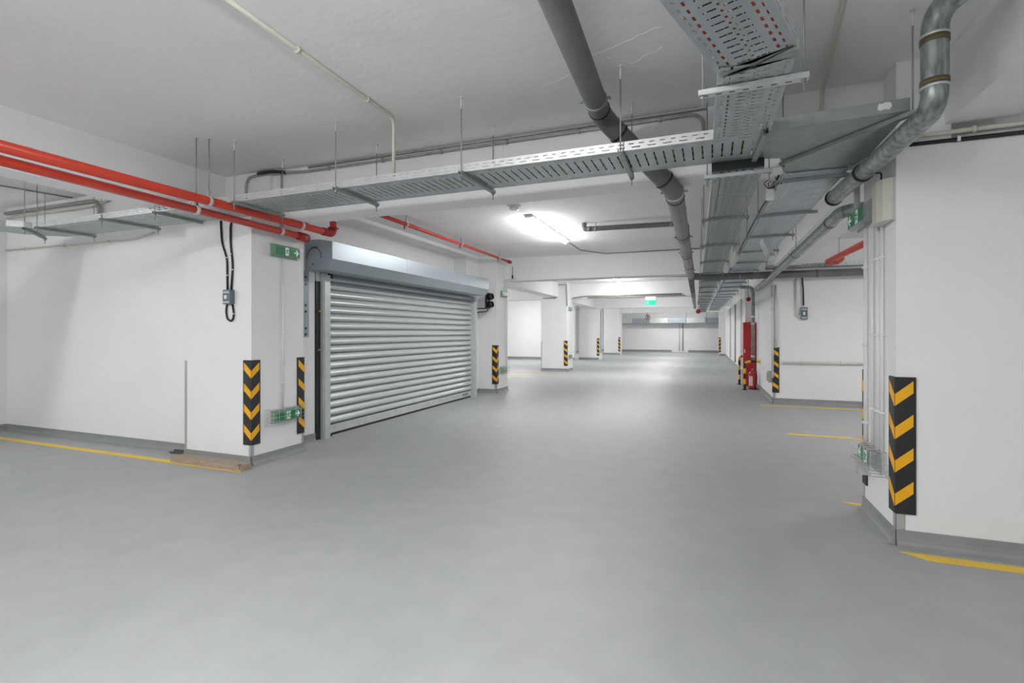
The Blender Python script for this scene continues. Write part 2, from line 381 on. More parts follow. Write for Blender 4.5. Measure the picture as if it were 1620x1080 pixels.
mb = MB(); mb.box(xs-.015, xs+.03, ya, yb, 0.03, 0.128); part('bottom_rail', mb, 'slatg', sh)
mb = MB(); mb.box(xs-.02, xs+.024, ya, yb, 0.0, 0.03); part('rubber_seal', mb, 'seal', sh)
mb = MB(); mb.box(xs+.03, xs+.034, yb-.42, yb-.2, 0.055, 0.105); part('name_plate', mb, 'galvd', sh)
mb = MB(); mb.box(xs+.0, xs+.07, ya+.0, ya+.13, 0.0, 0.035); part('stop_bracket', mb, 'black', sh)
for (a, b) in ((4.735, 4.865), (8.865, 8.985)):
    r = MB(); r.box(-4.36, -4.20, a, b, 0, 1.95); r.box(-4.20, -4.185, a+.02, b-.02, 0, 1.93); part('guide_rail', r, 'slatg', sh)
mb = MB(); mb.box(-4.36, -4.235, 4.665, 4.735, 0, 1.85); part('brush_seal', mb, 'black', sh)
mb = MB(); mb.box(-4.36, -4.3, 8.985, 9.02, 0, 1.9); part('brush_seal', mb, 'black', sh)
mb = MB(); mb.box(-4.33, -4.235, 4.67, 4.73, 1.85, 1.96); part('rail_head', mb, 'galvl', sh)
# side plate with holes
mb = MB(); mb.box(-4.25, -4.243, 4.44, 4.56, 1.20, 1.95); ap = part('anchor_plate', mb, 'housd', sh)
for zz in (1.88, 1.80, 1.56, 1.49, 1.30, 1.23):
    for yy in (4.51,):
        mb = MB(); mb.disc_prism((-4.243, yy, zz), (1, 0, 0), 0.014, 0.003, 10); part('hole', mb, 'black', ap)
for zz in (1.5, 1.05): 
    mb = MB(); mb.disc_prism((-4.235, 4.70, zz), (1, 0, 0), 0.012, 0.03, 8); part('screw', mb, 'brass', sh)
# housing (octagonal sheet box) with end plates
prof = [(-4.245, 2.30), (-4.05, 2.295), (-3.87, 2.262), (-3.87, 2.07), (-3.945, 1.955), (-4.245, 1.955)]
mb = MB(); mb.prism([(a, 4.52, b) for a, b in prof], (0, 4.30, 0)); hs = part('housing', mb, 'hous', sh)
for (yy, d) in ((4.52, -0.012), (8.82, 0.012)):
    mb = MB(); mb.prism([(a, yy, b) for a, b in prof], (0, d, 0)); ep = part('end_plate', mb, 'housd', sh)
    if d < 0:
        m2 = MB(); m2.disc_prism((-4.14, yy+d, 2.02), (0, -1, 0), 0.01, 0.004, 10); part('bolt', m2, 'black', ep)
        m2 = MB(); m2.tube([(-4.12+0.10*math.cos(a), yy+d-0.004, 2.10+0.105*math.sin(a)) for a in [PI*1.05-k*PI*1.1/14 for k in range(15)]], 0.003, 6); part('cable_loop', m2, 'cable', ep)
        m2 = MB(); m2.box(-4.15, -4.08, yy+d-.012, yy+d, 2.20, 2.212); part('cable_clip', m2, 'black', ep)
for yy in (6.0, 7.5):
    mb = MB(); mb.box(-3.871, -3.8685, yy, yy+0.012, 2.07, 2.262); part('sheet_joint', mb, 'hous', hs)
mb = MB(); mb.box(-4.30, -4.19, 4.82, 4.90, 1.90, 1.95); part('inlet_bracket', mb, 'black', sh)
# ------------------------------------------------------------------ exit lamps
def flat(mb, O, u, v, n, poly, t=0.002, off=0.0):
    mb.prism([O+u*a+v*b+n*off for a, b in poly], n*t)
def thick(mb, O, u, v, n, a, b, w, t=0.002, off=0):
    a = Vector(a); b = Vector(b); d = (b-a).normalized(); s_ = Vector((-d.y, d.x))*w/2
    flat(mb, O, u, v, n, [a-s_, b-s_, b+s_, a+s_], t, off)
def man(mb, O, u, v, n, s, off):
    """running figure, s = height, drawn about O"""
    c = [(0.10*s*0+0.08*s+0.085*s*math.cos(2*PI*k/10), 0.36*s+0.085*s*math.sin(2*PI*k/10)) for k in range(10)]
    flat(mb, O, u, v, n, c, .0015, off)
    for a, b, w in (((0.04, 0.25), (-0.05, -0.05), .15), ((0.04, 0.22), (0.22, 0.12), .07), ((0.22, .12), (.30, .22), .06), ((0.0, .22), (-.20, .16), .07),
                    ((-.20, .16), (-.24, .02), .06), ((-.04, -.04), (.16, -.18), .09), ((.16, -.18), (.14, -.42), .08), ((-.06, -.04), (-.12, -.26), .09), ((-.12, -.26), (-.34, -.30), .07)):
        thick(mb, O, u, v, n, (a[0]*s, a[1]*s), (b[0]*s, b[1]*s), w*s, .0015, off)
def exit_lamp(label, O, u, n, arrow, w=0.36, h=0.115, d=0.055, cage=False, g='green', lensm='lens', clear=0.0, group='wall exit lamps'):
    """O: centre of the back on the wall; u: reading direction; n: outward"""
    u = Vector(u); n = Vector(n); v = Vector((0, 0, 1)); O = Vector(O)
    t = thing('exit_lamp', label, 'exit sign', O, 0, group)
    mb = MB(); mb.frame_box(O+n*0.008, (u, v, n), (w/2+.008, h/2+.008, 0.008)); part('back_plate', mb, 'boxg', t)
    mb = MB(); mb.prism([O-u*w/2+v*a+n*b for a, b in ((-h/2, .016), (-h/2, d*.7), (-h*.36, d), (h*.36, d), (h/2, d*.7), (h/2, .016))], u*w); part('housing', mb, lensm, t)
    F = O+n*(d+.0005)
    # the printed film covers the face and the ends of it stay clear
    e0 = -w*0.41 if arrow > 0 else -w*0.48; e1 = w*0.48 if arrow > 0 else w*(0.48-clear) 
    if arrow < 0: e0, e1 = -w*0.48, w*(0.40-clear)
    mb = MB(); flat(mb, F, u, v, n, [(e0, -h*.36), (e1, -h*.36), (e1, h*.36), (e0, h*.36)], .0015); part('green_film', mb, g, t)
    c0 = 0.0
    mb = MB(); flat(mb, F, u, v, n, [(c0-w*.065, -h*.34), (c0+w*.065, -h*.34), (c0+w*.065, h*.34), (c0-w*.065, h*.34)], .001, .0015); pn = part('white_panel', mb, 'pict', t)
    mb = MB(); man(mb, F+u*c0, u*arrow, v, n, h*.62, .0026); part('running_figure', mb, 'pictd', pn)
    ax = w*0.36*arrow; s_ = h*.26; mb = MB()
    thick(mb, F, u, v, n, (ax-arrow*s_*1.0, 0), (ax+arrow*s_*.6, 0), s_*.42, .0015, .0016)
    thick(mb, F, u, v, n, (ax-arrow*s_*.1, s_*.95), (ax+arrow*s_*.85, -s_*.05), s_*.42, .0015, .0018)
    thick(mb, F, u, v, n, (ax-arrow*s_*.1, -s_*.95), (ax+arrow*s_*.85, s_*.05), s_*.42, .0015, .0018)
    part('arrow', mb, 'pict', t)
    if cage:
        cg = MB(); dd = d+0.03; ww = w/2+.045; hh = h/2+.02
        for k in range(5):
            q = -hh+k*hh/2
            cg.tube([O-u*ww+v*q, O-u*ww+v*q+n*dd, O+u*ww+v*q+n*dd, O+u*ww+v*q], .0022, 5)
        for k in range(7):
            q = -ww+k*ww/3
            cg.tube([O+u*q-v*hh, O+u*q-v*hh+n*dd, O+u*q+v*hh+n*dd, O+u*q+v*hh], .0018, 5)
        for sx in (-1, 1):
            cg.tube([O+u*sx*(ww+.03)-v*hh+n*.004, O+u*sx*(ww+.03)+v*hh+n*.004, O+u*sx*ww+v*hh+n*.004, O+u*sx*ww-v*hh+n*.004, O+u*sx*(ww+.03)-v*hh+n*.004], .002, 5)
        part('wire_guard', cg, 'galvl', t)
    return t
exit_lamp('green exit lamp with right arrow high on the nearest left pillar, below red pipes', (-4.0, 3.94, 2.065), (0, 1, 0), (1, 0, 0), 1, w=.34)
exit_lamp('green exit lamp in a wire guard low on the nearest left pillar, between two guards', (-4.0, 3.955, 0.42), (0, 1, 0), (1, 0, 0), 1, w=.34, cage=True)
exit_lamp('green exit lamp with left arrow high on the side of the nearest right pillar', (1.04, 4.11, 2.05), (0, -1, 0), (-1, 0, 0), -1, w=.46, h=.135, d=.075, clear=.08, lensm='lensg')
exit_lamp('green exit lamp in a wire guard low on the nearest right pillar', (1.04, 3.98, 0.43), (0, -1, 0), (-1, 0, 0), -1, w=.36, cage=True, clear=.25, lensm='lensg')
exit_lamp('small bright exit lamp high on the pillar with the traffic light', (-4.04, 9.95, 2.07), (0, 1, 0), (1, 0, 0), 1, w=.30)
exit_lamp('small caged exit lamp low on the pillar with the traffic light', (-4.04, 9.92, 0.47), (0, 1, 0), (1, 0, 0), 1, w=.30, cage=True)
exit_lamp('small exit lamp high on the third pillar of the left row', (-4.17, 16.05, 2.02), (0, 1, 0), (1, 0, 0), 1, w=.32)
exit_lamp('small exit lamp low on the third pillar of the left row', (-4.17, 16.05, 0.47), (0, 1, 0), (1, 0, 0), 1, w=.30)
# hanging lit exit sign on the far beam
t = thing('hanging_exit_sign', 'lit green exit sign hanging from the cross beam deep in the corridor', 'exit sign', (-1.61, 16.1, 2.36))
mb = MB(); mb.box(-1.77, -1.45, 16.06, 16.12, 2.25, 2.36); part('housing', mb, 'white', t)
mb = MB(); mb.box(-1.77, -1.45, 16.07, 16.10, 2.10, 2.25); part('lit_panel', mb, 'greenl', t)
mb = MB(); man(mb, Vector((-1.70, 16.07, 2.175)), Vector((1, 0, 0)), Vector((0, 0, 1)), Vector((0, -1, 0)), 0.12, .001); part('running_figure', mb, 'pict', t)
# ------------------------------------------------------------------ perforated cable trays
def strip(mb, O, du, L, dv, zones):
    """sheet along du (length L), across dv; zones (v0, v1, pitch, duty, phase) - pitch 0 is solid"""
    for (v0, v1, p, duty, ph) in zones:
        if not p:
            mb.quad(O+dv*v0, O+du*L+dv*v0, O+du*L+dv*v1, O+dv*v1); continue
        n = int(L/p)
        for k in range(n+1):
            a = k*p+ph*p; b = min(a+p*(1-duty), L); a = max(a, 0)
            if b <= a: continue
            mb.quad(O+du*a+dv*v0, O+du*b+dv*v0, O+du*b+dv*v1, O+du*a+dv*v1)
def zones(w, style):
    if style == 'cross':   # long transverse slots with short lengthwise slots near the edges
        return [(0, .035, 0, 0, 0), (.035, .042, .12, .55, .1), (.042, .085, 0, 0, 0), (.085, w-.095, .055, .17, 0), (w-.095, w-.042, 0, 0, 0), (w-.042, w-.035, .12, .55, .1), (w-.035, w, 0, 0, 0)]
    a = w/2
    return [(0, .022, 0, 0, 0), (.022, .032, .045, .5, 0), (.032, .048, 0, 0, 0), (.048, .058, .045, .5, .5), (.058, .085, 0, 0, 0),
            (.085, a-.012, .038, .22, 0), (a-.012, a-.005, 0, 0, 0), (a-.005, a+.005, .038, .3, .5), (a+.005, a+.012, 0, 0, 0), (a+.012, w-.085, .038, .22, 0),
            (w-.085, w-.058, 0, 0, 0), (w-.058, w-.048, .045, .5, .5), (w-.048, w-.032, 0, 0, 0), (w-.032, w-.022, .045, .5, 0), (w-.022, w, 0, 0, 0)]
def zone_side(h):
    return [(0, h*.22, 0, 0, 0), (h*.22, h*.34, .09, .55, 0), (h*.34, h*.60, 0, 0, 0), (h*.60, h*.72, .06, .5, .3), (h*.72, h, 0, 0, 0)]
def tray(label, P, Q, w, style, h=0.055, m='galv', ms='galvl', par=None):
    """near-left corner P, far-left corner Q of the underside; dv = to the right of P->Q"""
    P = Vector(P); Q = Vector(Q); du = (Q-P); L = du.length; du.normalize(); dv = du.cross(Vector((0, 0, 1))).normalized(); up = dv.cross(du).normalized()
    t = par or thing('cable_tray', label, 'cable tray', P)
    mb = MB(); strip(mb, P, du, L, dv, zones(w, style)); part('tray_bottom', mb, m, t, solid=.0016)
    for k in (0, 1):
        mb = MB(); strip(mb, P+dv*w*k, du, L, up, zone_side(h)); part('side_rail', mb, ms, t, solid=.0016)
    return t
ZT = 2.345     # cross tray underside
# long cross tray (its near edge faces the camera)
ct = thing('cable_tray', 'long perforated cable tray crossing the picture in front of the first beam', 'cable tray', (-3.1, 3.3, ZT))
def tray2(t, P, Q, w, style, h=0.055, m='galv', ms='galvl', sides=(0, 1), side=1):
    P = Vector(P); Q = Vector(Q); du = (Q-P); L = du.length; du.normalize(); dv = du.cross(Vector((0, 0, 1))).normalized()*side
    up = Vector((0, 0, 1)) if abs(du.z) < 1e-4 else (dv.cross(du)*side).normalized()
    mb = MB(); strip(mb, P, du, L, dv, zones(w, style)); part('tray_bottom', mb, m, t, solid=.0016)
    for k in sides:
        mb = MB(); strip(mb, P+dv*w*k, du, L, up, zone_side(h)); part('side_rail', mb, ms, t, solid=.0016)
tray2(ct, (0.30, 3.08, ZT), (-6.60, 3.14, ZT), 0.44, 'cross', side=1)
# elbow at the far left and the run turning towards the camera
el = thing('tray_elbow', 'smooth tray elbow at the far left end of the long cross tray', 'cable tray', (-6.85, 3.3, ZT))
arc = [(-6.60-0.10+0.10*math.cos(a), 3.04+0.10*math.sin(a)) for a in [0, PI/8, PI/4, 3*PI/8, PI/2]]
mb = MB(); mb.prism([(x, y, ZT) for x, y in [(-6.60, 3.14), (-6.62, 3.08), (-6.68, 3.02), (-6.72, 2.98), (-7.16, 2.98), (-7.12, 3.25), (-6.98, 3.45), (-6.8, 3.56), (-6.60, 3.58)]], (0, 0, .002)); part('elbow_bottom', mb, 'galv', el)
mb = MB()
for pts in ([(-6.60, 3.14), (-6.62, 3.08), (-6.68, 3.02), (-6.72, 2.98)], [(-7.16, 2.98), (-7.12, 3.25), (-6.98, 3.45), (-6.8, 3.56), (-6.60, 3.58)]):
    mb = MB()
    for a, b in zip(pts, pts[1:]): mb.bar((a[0], a[1], ZT+.03), (b[0], b[1], ZT+.03), .003, .06)
    part('elbow_side', mb, 'galvl', el)

lt = thing('cable_tray', 'tray running towards the viewer at the left edge of the picture', 'cable tray', (-6.9, 1.5, ZT))
tray2(lt, (-6.72, 2.98, ZT), (-6.72, -3.0, ZT), 0.44, 'cross')
# corridor tray, left one: short piece before the cross tray, long piece beyond, and the rising piece above the viewer
ta = thing('cable_tray', 'short level tray piece in front of the cross tray, below the rising tray', 'cable tray', (0.19, 2.7, ZT))
tray2(ta, (0.045, 2.27, ZT), (0.035, 3.08, ZT), 0.285, 'long', sides=(0, 1))
tr = thing('cable_tray', 'wide sloping tray with orange cables at the top right of the picture', 'cable tray', (0.18, 2.26, ZT))
d = Vector((-.389, -.911, .138)); L0 = Vector((0.056, 2.345, ZT)); R0 = Vector((0.318, 2.178, ZT))
wv = (R0-L0); dvv = (wv-d*wv.dot(d)); ww = dvv.length; dvv.normalize()
Ls = L0-d*0.0
mb = MB(); strip(mb, Ls+d*0.02, d, 1.9, dvv, [(a*ww/.285 if a else 0, min(b*ww/.285, ww), p, q, r) for a, b, p, q, r in zones(.285, 'long')]); part('tray_bottom', mb, 'galv', tr, solid=.0016)
nn = dvv.cross(d).normalized(); nn = nn if nn.z > 0 else -nn
for k in (0, 1):
    mb = MB(); strip(mb, Ls+d*0.02+dvv*ww*k, d, 1.9, nn, zone_side(.06)); part('side_rail', mb, 'galvl', tr, solid=.0016)
mb = MB(); mb.prism([L0+Vector((0, 0, -.003)), R0+Vector((0, 0, -.003)), (0.33, 2.27, ZT-.003), (0.045, 2.30, ZT-.003)], (0, 0, .0025)); part('joint_plate', mb, 'galvd', ta)
mb = MB(); mb.tube(fillet([L0+Vector((.03, -.02, -.008)), (0.15, 2.30, ZT-.012), (0.24, 2.23, ZT-.008), R0+Vector((-.01, 0, -.006))], .05), .003, 6); part('earth_lead', mb, 'cable', ta)
ZA = 2.285
tl = thing('cable_tray', 'left one of the two long trays running down the corridor ceiling', 'cable tray', (0.1, 12, ZA))
tray2(tl, (0.035, 3.54, ZA), (-0.38, 27.6, ZA), 0.30, 'long', m='galvd', ms='galvl')
mb = MB(); mb.box(0.03, 0.335, 3.50, 3.53, ZA, ZA+.055); part('end_cap', mb, 'black', tl)
ZBt = 2.335
tb = thing('cable_tray', 'right one of the two long trays running down the corridor ceiling', 'cable tray', (0.7, 12, ZBt))
tray2(tb, (0.50, 3.90, ZBt), (0.12, 27.0, ZBt), 0.38, 'long', m='galvb', ms='galv')
# solid elbow plate between the cross tray and the right tray
ep = thing('tray_elbow', 'wide solid grey elbow sheet linking the cross tray to the right tray', 'cable tray', (0.62, 3.4, ZT))
pl = [(0.30, 3.07), (0.935, 3.03), (0.935, 3.70), (0.90, 3.90), (0.49, 3.90), (0.48, 3.68), (0.43, 3.57), (0.30, 3.53)]
mb = MB(); mb.prism([(x, y, ZT) for x, y in pl], (0, 0, .002)); part('elbow_bottom', mb, 'galvd', ep)
mb = MB(); mb.bar((0.30, 3.07, ZT+.032), (0.935, 3.03, ZT+.032), .003, .064); part('front_side', mb, 'galvd', ep)
mb = MB(); mb.bar((0.935, 3.03, ZT+.032), (0.935, 3.70, ZT+.032), .003, .064); mb.bar((0.935, 3.70, ZT+.032), (0.90, 3.90, ZT+.032), .003, .064); part('outer_side', mb, 'galvd', ep)
mb = MB(); mb.bar((0.30, 3.53, ZT+.032), (0.43, 3.57, ZT+.032), .003, .064); mb.bar((0.43, 3.57, ZT+.032), (0.49, 3.9, ZT+.032), .003, .064); part('inner_side', mb, 'galvl', ep)
mb = MB(); mb.prism([Vector((x, 3.066-(x-.3)*.063, zz)) for x, zz in ((.80, 2.37), (.815, 2.362), (.83, 2.368), (.852, 2.363), (.862, 2.38), (.855, 2.398), (.835, 2.402), (.82, 2.396), (.806, 2.399))], (0, -.002, 0)); part('plaster_splash', mb, 'white', ep)
# cables lying in the trays
def cable(pts, r, m, label, group):
    mb = MB(); mb.tube(pts, r, 8); o = part('cable', mb, m, loc=pts[0]); tag(o, label, 'cable', group)
def wander(P, Q, n, amp):
    P = Vector(P); Q = Vector(Q); return [P.lerp(Q, k/n)+Vector((random.uniform(-amp, amp), random.uniform(-amp, amp)*.3, 0)) for k in range(n+1)]
for k, f in enumerate((0.12, 0.16, 0.80, 0.86)):
    s0 = L0+dvv*ww*f+nn*.012
    cable([s0+d*.02]+[s0+d*(q*.2)+dvv*random.uniform(-.004, .004) for q in range(1, 10)], .009, 'orange', ['leftmost', 'second', 'third', 'rightmost'][k]+' orange cable seen through the sloping tray slots', 'orange cables in the trays')
for k in range(2):
    cable(wander((0.12+k*.13, 3.02, ZT+.011), (0.12+k*.13, 2.40, ZT+.011), 5, .004), .008, 'orange', ['left', 'right'][k]+' orange cable in the short level tray piece', 'orange cables in the trays')
for k in range(3):
    cable(wander((0.25, 3.15+k*.11, ZT+.012), (-6.5, 3.21+k*.11, ZT+.012), 30, .008), .009, 'greenc', ['front', 'middle', 'rear'][k]+' green cable lying in the long cross tray', 'green cables in the cross tray')
for k in range(5):
    cable(wander((0.25, 3.17+k*.065+(k > 1)*.02, ZT+.026), (-6.5, 3.22+k*.065+(k > 1)*.02, ZT+.026), 30, .006), .013, 'cable', ORD[k]+' black cable from the front inside the long cross tray', 'black cables in the cross tray')
cable(wander((0.478, 4.0, ZBt+.03), (0.14, 24.0, ZBt+.03), 40, .010), .009, 'cable', 'black cable along the left edge of the right corridor tray', None)
# dark cables filling the corridor trays
for k in range(5):
    cable(wander((0.09+k*.045, 3.60, ZA+.013), (-.32+k*.045, 20.0, ZA+.013), 40, .006), .011, 'cable', ORD[k]+' black cable from the left inside the left corridor tray', 'black cables in the left corridor tray')
for k in range(6):
    f = .26+k*.085; s0 = L0+dvv*ww*f+nn*.014
    cable([s0+d*.03]+[s0+d*(q*.2)+dvv*random.uniform(-.006, .006) for q in range(1, 10)], .010, 'pvc' if k % 3 else 'orange', ORD[k]+' inner cable from the left inside the sloping tray', 'inner cables of the sloping tray')
for k in range(4):
    cable(wander((0.09+k*.055, 3.05, ZT+.012), (0.09+k*.055, 2.32, ZT+.012), 5, .004), .010, 'pvc', ORD[k]+' grey cable from the left in the short level tray piece', 'grey cables in the short tray piece')
# pale filled cracks in the near ceiling
for pts in ([(-1.06, 3.17), (-.79, 3.035), (-.60, 2.86), (-.43, 2.81), (-.31, 2.757), (-.176, 2.725)], [(-.54, 2.92), (-.41, 3.04), (-.28, 2.96), (-.21, 2.92)]):
    mb = MB(); mb.tube([(x+random.uniform(-.006, .006), y+random.uniform(-.01, .01), ZC) for i in range(len(pts)-1) for x, y in [tuple(Vector(pts[i]).lerp(Vector(pts[i+1]), q/4)) for q in range(4)]], .0014, 5)
    struct('ceiling_crack', mb, 'ceil')
# ------------------------------------------------------------------ strut hangers
def ctop(x, y):
    if 3.82 <= y <= 4.06 and x < 1.04: return ZB
    for a, b in ((10.12, 10.5), (16.2, 16.55), (22.9, 23.25), (29.0, 29.35)):
        if a <= y <= b: return ZB
    return ZC
def hanger(label, P, Q, zb, group, rods=(1, 1), drop=0.06, w=0.028, m='galvd'):
    P = Vector((P[0], P[1], zb)); Q = Vector((Q[0], Q[1], zb)); d_ = (Q-P).normalized()
    t = thing('strut_hanger', label, 'pipe hanger', (P+Q)/2, 0, group)
    mb = MB(); s_ = d_.cross(Vector((0, 0, 1)))
    mb.bar(P+Vector((0, 0, -.011)), Q+Vector((0, 0, -.011)), w, .002); mb.bar(P+s_*w/2, Q+s_*w/2, .002, .022); mb.bar(P-s_*w/2, Q-s_*w/2, .002, .022)
    part('channel', mb, m, t)
    if w > .035:
        L = (Q-P).length
        for k in range(int(L/.055)):
            c = P+d_*(.03+k*.055); mb = MB(); mb.bar(c-d_*.012+Vector((0, 0, -.0125)), c+d_*.012+Vector((0, 0, -.0125)), .007, .001); part('slot', mb, 'black', t)
    for f, on in ((P+d_*.018, rods[0]), (Q-d_*.018, rods[1])):
        if not on: continue
        top = ctop(f.x, f.y)
        mb = MB(); mb.tube([(f.x, f.y, zb-drop), (f.x, f.y, top)], .0042, 6); r = part('threaded_rod', mb, 'galvd', t)
        if top > zb+.2:
            mb = MB(); mb.tube([(f.x, f.y, top-.08), (f.x, f.y, top)], .0065, 8); mb.disc_prism((f.x, f.y, top-.006), (0, 0, 1), .014, .006, 8); part('anchor', mb, 'cond', r)
        mb = MB(); mb.disc_prism((f.x, f.y, zb-.024), (0, 0, 1), .011, .01, 6); part('nut', mb, 'galvd', t)
gl = 'strut hangers under the long cross tray'
for k, (a, b) in enumerate([((-6.62, 3.08), (-7.1, 3.50)), ((-6.45, 3.09), (-6.40, 3.62)), ((-5.39, 3.08), (-5.33, 3.61)), ((-4.64, 3.08), (-4.65, 3.62)), ((-3.66, 3.07), (-3.64, 3.60)),
                            ((-2.60, 3.05), (-2.60, 3.59)), ((-1.55, 3.05), (-1.53, 3.59)), ((-0.48, 3.03), (-0.485, 3.59)), ((0.297, 3.03), (0.275, 3.56))]):
    hanger('strut hanger under the long cross tray, %s from the left' % ORD[k], a, b, ZT-.0135, gl)
hanger('light slotted strut hanger under the sloping tray joint, in front of the cross tray', (-0.035, 2.445), (0.40, 2.43), ZT-.0165, 'strut hangers under the corridor trays', w=.04, m='galvl')
hanger('strut hanger just behind the cross tray under the left corridor tray', (-0.015, 3.57), (0.385, 3.555), ZA-.0135, 'strut hangers under the corridor trays', w=.036, m='galv')
def xa(y): return 0.035-(y-3.54)*0.01725
def xb(y): return 0.50-(y-3.9)*0.01645
k = 0; y = 4.93
while y < 27.2 and k < 20:
    hanger('strut hanger under the left corridor tray, %s beyond the beam' % ORD[k], (xa(y)-.055, y), (xa(y)+.34, y-.02), ZA-.0135, 'strut hangers under the corridor trays'); y += 1.47 if k < 12 else 1.25; k += 1
k = 0; y = 4.05
while y < 26.5 and k < 22:
    yy = y if not 9.9 < y < 10.6 else 9.95
    hanger('strut hanger under the right corridor tray, %s from the camera' % ORD[k], (xb(yy)-.055, yy), (xb(yy)+(.40 if k == 0 else .435), yy-.03), ZBt-.0135, 'strut hangers under the corridor trays', rods=(1, 0 if k < 2 else 1)); y += 1.12 if k < 8 else 1.2; k += 1
# diagonal channel under the elbow plate
hanger('long diagonal strut under the solid grey elbow sheet', (0.445, 3.66), (0.958, 3.02), ZT-.0135, None, rods=(1, 1), drop=.04)
# ------------------------------------------------------------------ pipes
def pipe(name, label, cat, pts, r, m, rad=.12, group=None, n=16, joints=(), jm='seal', jr=1.06, jl=.012, clips=()):
    pts = [Vector(p) for p in pts]
    t = thing(name, label, cat, pts[0], 0, group)
    mb = MB(); mb.tube(fillet(pts, rad, 7), r, n); part('pipe_run', mb, m, t)
    for (i, f) in joints:
        p = pts[i].lerp(pts[i+1], f); dd = (pts[i+1]-pts[i]).normalized()
        mb = MB(); mb.tube([p-dd*jl/2, p+dd*jl/2], r*jr, n); part('joint_ring', mb, jm, t)
    for (i, f) in clips:
        p = pts[i].lerp(pts[i+1], f); dd = (pts[i+1]-pts[i]).normalized()
        mb = MB(); mb.tube([p-dd*.012, p+dd*.012], r+.006, n)
        si = dd.cross(Vector((0, 0, 1))).normalized()
        for s_ in (-1, 1): mb.bar(p+si*s_*(r+.004), p+si*s_*(r+.028), .016, .012)
        cl = part('pipe_clip', mb, 'galvd', t)
        mb = MB(); mb.tube([p+Vector((0, 0, r)), (p.x, p.y, ctop(p.x, p.y))], .004, 6); part('clip_rod', mb, 'galvd', cl)
    return t
# big grey drain pipe: high near piece, drop under the beam, low corridor run, branch to the right
dp = pipe('drain_pipe', 'thick dark grey plastic drain pipe hanging from top centre down the corridor', 'pipe',
     [(-0.58, 0.9, 2.70), (-0.64, 3.30, 2.665), (-0.22, 3.78, 2.27), (-0.265, 9.55, 2.265)], .066, 'pvc', .10, joints=[(0, .955), (1, .22), (1, .86), (2, .035), (2, .30), (2, .55), (2, .75)], clips=[(0, .90), (2, .012), (2, .33), (2, .52), (2, .86)])
pipe('drain_pipe', 'dark grey drain pipe crossing under the trays to the right, at the second beam', 'pipe', [(-0.265, 9.55, 2.255), (0.02, 9.78, 2.25), (2.9, 9.85, 2.25)], .062, 'pvc', .15, joints=[(0, .9), (1, .25), (1, .6), (1, .86)], jm='pvc', jl=.05, clips=[(1, .18)])
pipe('drain_pipe', 'thinner grey drain pipe continuing down the corridor beside the left tray', 'pipe', [(-0.265, 9.6, 2.235), (-0.42, 20.5, 2.20)], .052, 'pvc', .1, joints=[(0, .12), (0, .25), (0, .42), (0, .6)], jl=.03, jm='seal')
pipe('drain_pipe', 'grey branch pipe under the ceiling of the second bay, right of the lit lamp', 'pipe', [(-1.66, 7.22, 2.84), (-1.66, 7.22, 2.75), (-0.26, 7.28, 2.74), (-0.24, 7.28, 2.27)], .036, 'pvc', .05, joints=[(1, .06)], jm='pvc', jl=.06, clips=[(1, .12), (1, .86)])
pipe('drain_pipe', 'short grey branch pipe under the ceiling beyond the second beam', 'pipe', [(-1.75, 13.4, 2.84), (-1.75, 13.4, 2.72), (-0.33, 13.6, 2.70), (-0.32, 13.6, 2.24)], .036, 'pvc', .05)
# galvanised pipe at the right
pg = [(1.20, 2.40, 2.80), (0.965, 2.83, 2.70), (0.965, 2.83, 2.27), (0.93, 3.25, 2.245), (0.875, 4.36, 2.245)]
gpipe = pipe('metal_pipe', 'shiny galvanised pipe with two bends dropping beside the nearest right pillar', 'pipe', pg, .052, 'pipe_galv', .085, joints=[(1, .30), (1, .74)], jm='ochre', jl=.025, n=20)
for q, rr in ((.25, 1.08), (.79, 1.08)):
    p = Vector(pg[1]).lerp(Vector(pg[2]), q); mb = MB(); mb.tube([p-Vector((0, 0, .006)), p+Vector((0, 0, .006))], .052*rr, 20); part('bead', mb, 'galvl', gpipe)
for f in (.42, .98):
    p = Vector(pg[3]).lerp(Vector(pg[4]), f); dd = (Vector(pg[4])-Vector(pg[3])).normalized(); mb = MB(); mb.tube([p-dd*.012, p+dd*.012], .058, 20); part('rubber_collar', mb, 'seal', gpipe)
pipe('metal_pipe', 'weathered galvanised pipe running away below the right corridor tray', 'pipe', [(1.30, 4.62, 2.22), (1.0, 4.66, 2.21), (1.0, 5.2, 2.20), (1.03, 12.2, 2.20)], .05, 'pipe_galv', .12, joints=[(1, .75)], jm='ochre', jl=.03, clips=[(2, .25)])
# red fire pipes on the left
pr = pipe('fire_pipe', 'upper of the two bright red fire pipes at left', 'pipe', [(-3.8, -1.5, 2.325), (-3.8, 4.36, 2.325), (-3.78, 4.42, 2.325), (-3.78, 4.42, 2.45)], .036, 'red', .03, clips=[])
mb = MB(); mb.tube([(-3.78, 4.42, 2.375), (-3.78, 4.42, 2.387)], .058, 16); part('flange', mb, 'redd', pr)
mb = MB(); mb.tube([(-3.8, 4.28, 2.325), (-3.8, 4.36, 2.325)], .042, 16); part('elbow_collar', mb, 'redd', pr)
mb = MB(); mb.tube(fillet([(-3.8, 4.33, 2.325), (-3.79, 4.41, 2.325), (-3.78, 4.42, 2.37)], .03), .043, 16); part('elbow', mb, 'redd', pr)
pl_ = pipe('fire_pipe', 'lower of the two bright red fire pipes at left', 'pipe', [(-3.88, -1.5, 2.30), (-3.88, 4.12, 2.235)], .032, 'red', .03)
mb = MB(); mb.tube([(-3.88, 4.02, 2.236), (-3.88, 4.14, 2.234)], .042, 16); part('end_collar', mb, 'redd', pl_)
mb = MB(); mb.tube([(-3.88, 4.14, 2.234), (-3.94, 4.20, 2.234), (-4.0, 4.21, 2.25)], .036, 12); part('elbow', mb, 'redd', pl_)
